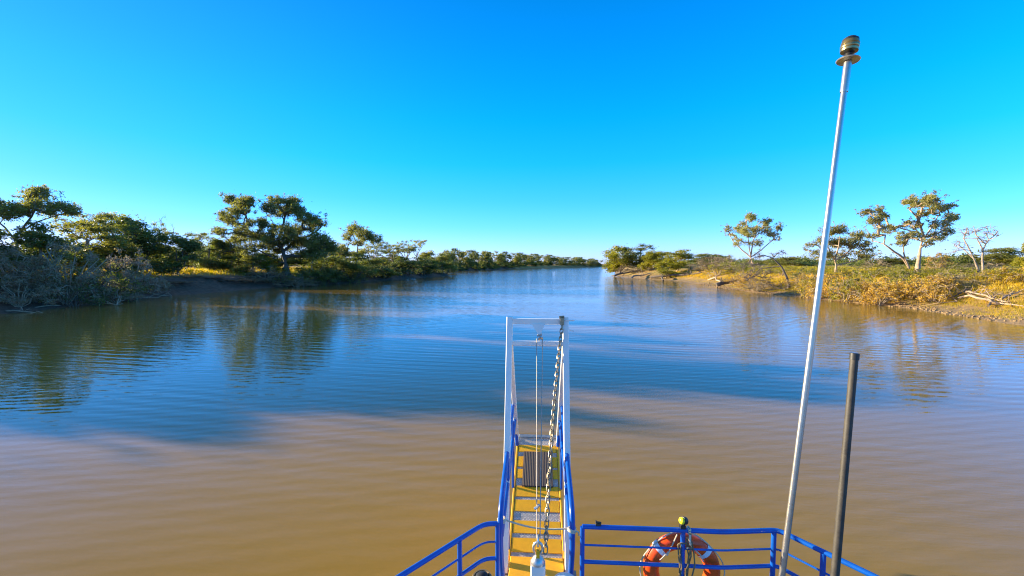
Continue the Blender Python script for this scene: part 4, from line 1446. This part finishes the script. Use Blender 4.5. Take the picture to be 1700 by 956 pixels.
# ---- cables and chain
ca = bp_ + Vector((.005, -.055, -.19))
cab = empty('hoist_cable', tuple(ca), 'pair of thin steel cables running from pulley down to the winch post', 'cable')
for dx0, dx1 in ((-.045, -.012), (.035, .02)):
    mb = MB()
    a = ca + Vector((dx0, 0, 0))
    b = ringc + Vector((dx1, 0, .10))
    pts = [a + (b - a) * (k / 10) for k in range(11)]
    mb.tube(pts, .0052, 6)
    mb.build('cable_strand', M['cable'], cab)
mb = MB()
b = ringc + Vector((-.012, 0, .10))
kk = b + (ca - b) * .12
mb.tube([kk + Vector((-.03, 0, -.02)), kk, kk + Vector((.02, -.01, .03))], .014, 6)
mb.tube([kk, kk + Vector((-.012, -.01, .09))], .006, 5)
mb.build('cable_clamp', M['steel'], cab)

a, b = cp + Vector((0, -.01, -.05)), ringc + Vector((.075, -.01, -.04))
n = 44
mb = MB()
for i in range(n):
    u0, u1 = i / n, (i + 1) / n
    sag = lambda u: Vector((-.03 * math.sin(math.pi * u), -.05 * math.sin(math.pi * u), -.02 * math.sin(math.pi * u)))
    p0, p1 = a + (b - a) * u0 + sag(u0), a + (b - a) * u1 + sag(u1)
    c = (p0 + p1) / 2
    t = (p1 - p0)
    L = t.length * .5 + .012
    t.normalize()
    sx = t.cross(Vector((0, 1, 0))).normalized()
    sy = t.cross(sx).normalized()
    w_ = sx if i % 2 else sy
    if i % 2 == 0: w_ = (sx * .35 + sy * .94)
    ring = [c + t * L * math.sin(q) * (1 if abs(math.sin(q)) > .3 else 1) + w_ * .019 * math.copysign(min(1, abs(math.cos(q)) * 1.5), math.cos(q)) for q in np.linspace(0, 2 * math.pi, 12, endpoint=False)]
    mb.tube(ring, .0066, 6, closed=True)
tag(mb.build('chain', M['brass']), 'galvanised link chain hanging from the frame corner to the winch post', 'chain')

# ---- rope tied across between the handrails
hl, hr = Vector((GX - .372, 4.34, 1.52)), Vector((GX + .372, 4.30, 1.47))
mb = MB()
pts = [hl + (hr - hl) * (k / 12) + Vector((0, .02, -.05 * math.sin(math.pi * k / 12))) for k in range(13)]
mb.tube(pts, .009, 6)
for cc in (hl, hr):
    for k in range(2):
        mb.tube([cc + Vector((math.cos(w_) * .037, math.sin(w_) * .037, .02 * k - .01 + .008 * math.sin(w_ * 2))) for w_ in np.linspace(0, 2 * math.pi, 12, endpoint=False)], .011, 6, closed=True)
mb.tube([hr + Vector((.03, -.01, .0)), hr + Vector((.07, -.02, -.015)), hr + Vector((.075, -.02, -.05))], .008, 5)
tag(mb.build('safety_rope', M['rope']), 'pale rope tied across the gangway between the handrails', 'rope')

# ---- white dome and dark rope drum on deck
d0 = C(938, 962, 4.12)
dm = empty('capstan', (d0.x, d0.y, DECK), 'white rounded capstan at the gangway foot', 'capstan')
mb = MB()
zt = d0.z - .03
mb.lathe([(.10, DECK), (.10, DECK + .06), (.05, DECK + .10), (.05, zt - .12), (.07, zt - .10)], 20, Matrix.Translation((d0.x, d0.y, 0)))
mb.build('stem', M['white'], dm)
mb = MB()
mb.lathe([(.07, zt - .10), (.125, zt - .07), (.13, zt - .02), (.115, zt + .02), (.07, zt + .05), (.015, zt + .06)], 24, Matrix.Translation((d0.x, d0.y, 0)))
mb.build('dome', M['white'], dm)
d0 = C(800, 958, 4.16)
bo = empty('mooring_bollard', (d0.x, d0.y, DECK), 'dark rope-wound mooring bollard left of the gangway', 'bollard')
zt = d0.z + .02
mb = MB()
mb.lathe([(.07, DECK), (.07, zt - .05), (.06, zt), (.03, zt + .02)], 18, Matrix.Translation((d0.x, d0.y, 0)))
mb.build('bollard_post', M['black'], bo)
mb = MB()
for k in range(5):
    mb.tube([Vector((d0.x + math.cos(w_) * .085, d0.y + math.sin(w_) * .085, zt - .02 - k * .026 + .003 * math.sin(w_))) for w_ in np.linspace(0, 2 * math.pi, 20, endpoint=False)], .014, 6, closed=True)
mb.build('rope_coil', M['brownrope'], bo)

# ---- lifebuoy hung outside the right railing
lc = C(1131, 945, 4.33)
RRING, TR = .305, .079
lb = empty('lifebuoy', tuple(lc), 'orange lifebuoy with reflective bands hung on the blue railing', 'lifebuoy')
ax = Matrix.Translation(lc) @ Matrix.Rotation(R(-1), 4, 'Z') @ Matrix.Rotation(R(90), 4, 'X')


def torus(a0, a1, R_, r_, n, m, flat=1.0, closed=True):
    vs, fs = [], []
    for i in range(n + (0 if closed else 1)):
        a = a0 + (a1 - a0) * i / n
        for j in range(m):
            w_ = 2 * math.pi * j / m
            rr = R_ + r_ * math.cos(w_)
            vs.append(ax @ Vector((rr * math.cos(a), rr * math.sin(a), r_ * flat * math.sin(w_))))
    k = n
    for i in range(k):
        for j in range(m):
            i2 = (i + 1) % n if closed else i + 1
            fs.append((i * m + j, i2 * m + j, i2 * m + (j + 1) % m, i * m + (j + 1) % m))
    return vs, fs


mb = MB()
mb.add(*torus(0, 2 * math.pi, RRING, TR, 56, 20, .9))
mb.build('ring', M['orange'], lb)
for q in range(4):
    a = R(45 + 90 * q)
    mb = MB()
    mb.add(*torus(a - .075, a + .075, RRING, TR + .003, 5, 20, .9, False))
    mb.build('band', M['band'], lb)
mb = MB()
pts = []
for k in range(48):
    a = 2 * math.pi * k / 48
    s = abs(math.sin(2 * (a - R(45))))
    rr = RRING + TR + .006 + .035 * s ** 2 - .004
    pts.append(ax @ Vector((rr * math.cos(a), rr * math.sin(a), .02)))
mb.tube(pts, .0065, 6, closed=True)
mb.build('grab_line', M['rope'], lb)

# loose lines hanging by the post in front of the ring
rp = W(1134, 880, RT)
mb = MB()
rr = random.Random(4)
for k, (dx, z0, z1) in enumerate(((-.055, -.15, -.95), (-.035, -.13, -1.0), (.045, .0, -1.0), (.06, -.02, -.9), (.075, -.1, -1.0), (.035, -.05, -.8))):
    p = [rp + Vector((dx + rr.gauss(0, .008) + .015 * math.sin(q), -.03 + rr.gauss(0, .01), z0 + (z1 - z0) * q / 8)) for q in range(9)]
    mb.tube(p, .0075, 5)
mb.tube([rp + Vector((-.055 + .055 * (1 - math.cos(a)), -.02, -.15 + .03 * math.sin(a))) for a in np.linspace(0, math.pi, 8)], .009, 6)
tag(mb.build('heaving_line', M['brownrope']), 'brown line hanging in loops from the railing post inside the lifebuoy', 'rope')
mb = MB()
for k in range(3):
    mb.tube([rp + Vector((.055 + math.cos(w_) * .012, math.sin(w_) * .034, .0 + .02 * k - .02)) for w_ in np.linspace(0, 2 * math.pi, 10, endpoint=False)], .008, 5, closed=True)
mb.tube([rp + Vector((.055, -.035, -.02)), rp + Vector((.05, -.05, -.08)), rp + Vector((.062, -.04, -.12))], .011, 6)
p = [rp + Vector((-.09 - .10 * q, -.03, -.07 - .5 * q ** 1.4)) for q in np.linspace(0, 1, 6)]
mb.tube([rp + Vector((-.05, .02, -.06)), rp + Vector((-.10, .03, -.2)), rp + Vector((-.14, .03, -.29))], .006, 5)
mb.tube([rp + Vector((-.13, .03, -.25)), rp + Vector((-.19, .03, -.32)), rp + Vector((-.21, .03, -.34))], .005, 5)
mb.tube([rp + Vector((.03, -.03, -.16)), rp + Vector((.10, .0, -.18)), rp + Vector((.18, .02, -.26)), rp + Vector((.21, .02, -.33))], .007, 5)
tag(mb.build('lashing_cord', M['rope']), 'cream cord lashing the lifebuoy to the railing post', 'rope')

# ---- lamp and cleat on the rail
lp = W(1132, 879, RT)
ln = empty('rail_lamp', tuple(lp), 'small black lamp with yellow lens clamped on the railing', 'lamp')
mb = MB()
mb.box(lp + Vector((.005, 0, .035)), (.05, .05, .05), .008)
mb.tube([lp + Vector((.012, .0, .05)), lp + Vector((.016, 0, .12))], [.02, .016], 10)
mb.lathe([(.012, -.03), (.034, -.028), (.037, 0), (.034, .012), (.01, .014)], 16, Matrix.Translation(lp + Vector((.012, -.01, .098))) @ Matrix.Rotation(R(-72), 4, 'Y') @ Matrix.Rotation(R(25), 4, 'X'))
hs_ = mb.build('housing', M['black'], ln)
mb = MB()
mb.lathe([(.034, 0), (.032, .012), (.022, .022), (.006, .026)], 16, Matrix.Translation(lp + Vector((-.005, -.014, .098))) @ Matrix.Rotation(R(-72), 4, 'Y') @ Matrix.Rotation(R(25), 4, 'X'))
mb.build('lens', M['yellowlens'], hs_)
cl = W(993, 875, RT)
mb = MB()
mb.box(cl + Vector((0, 0, .032)), (.055, .035, .022), .006)
mb.tube([cl + Vector((-.025, 0, .05)), cl + Vector((.03, 0, .045))], .011, 8)
mb.tube([cl + Vector((-.02, 0, .03)), cl + Vector((-.02, 0, .065))], .009, 8)
tag(mb.build('rail_clip', M['darkpole']), 'small dark clip fixed on the top rail near its left end', 'clip')

# ---- silver mast with all-round light
mtop, mbot = C(1408, 100, 3.95), C(1298, 956, 3.95)
md = (mtop - mbot).normalized()
m0 = mbot - md * ((mbot.z - DECK) / md.z)
mast = empty('mast', tuple(m0), 'slender silver mast leaning right, topped by a navigation light', 'mast')
mj = mbot + (mtop - mbot) * .94
mb = MB()
mb.tube([m0, mbot, mbot + (mj - mbot) * .5, mj], [.028, .028, .028, .026], 16)
mb.build('pole', M['alu'], mast)
mb = MB()
mb.tube([mj - md * .01, mj + md * .005, mtop - md * .02], [.031, .033, .033], 16)
mb.build('upper_sleeve', M['alu'], mast)
q = md.to_track_quat('Z', 'Y').to_matrix().to_4x4()
T_ = Matrix.Translation(mtop) @ q @ Matrix.Diagonal((.85, .85, .95, 1))
mb = MB()
mb.lathe([(.03, -.014), (.105, -.008), (.112, 0), (.105, .006), (.03, .009)], 28, T_)
mb.build('disc', M['steel'], mast)
mb = MB()
mb.lathe([(.034, .010), (.036, .03), (.030, .045), (.040, .06), (.030, .07), (.05, .078)], 20, T_)
mb.build('lamp_neck', M['black'], mast)
mb = MB()
mb.lathe([(.05, .078), (.082, .086), (.086, .105), (.080, .112), (.086, .118), (.088, .142), (.082, .15), (.086, .156), (.080, .185)], 28, T_)
lamp = mb.build('lamp', M['bronze'], mast)
mb = MB()
mb.lathe([(.079, .186), (.076, .205), (.05, .225), (.012, .23)], 24, T_)
mb.build('lamp_cap', M['black'], lamp)

# ---- dark pole
ptop, pbot = C(1419, 586, 3.5), C(1386, 956, 3.5)
pd = (ptop - pbot).normalized()
p0 = pbot - pd * ((pbot.z - DECK) / pd.z)
dp = empty('pole', tuple(p0), 'dark weathered pole standing upright right of the silver mast', 'pole')
mb = MB()
mb.tube([p0, pbot, pbot + (ptop - pbot) * .5, ptop - pd * .05], [.031, .031, .030, .029], 14)
mb.build('shaft', M['darkpole'], dp)
mb = MB()
mb.tube([ptop - pd * .055, ptop - pd * .002, ptop], [.034, .034, .028], 14)
mb.build('end_cap', M['black'], dp)
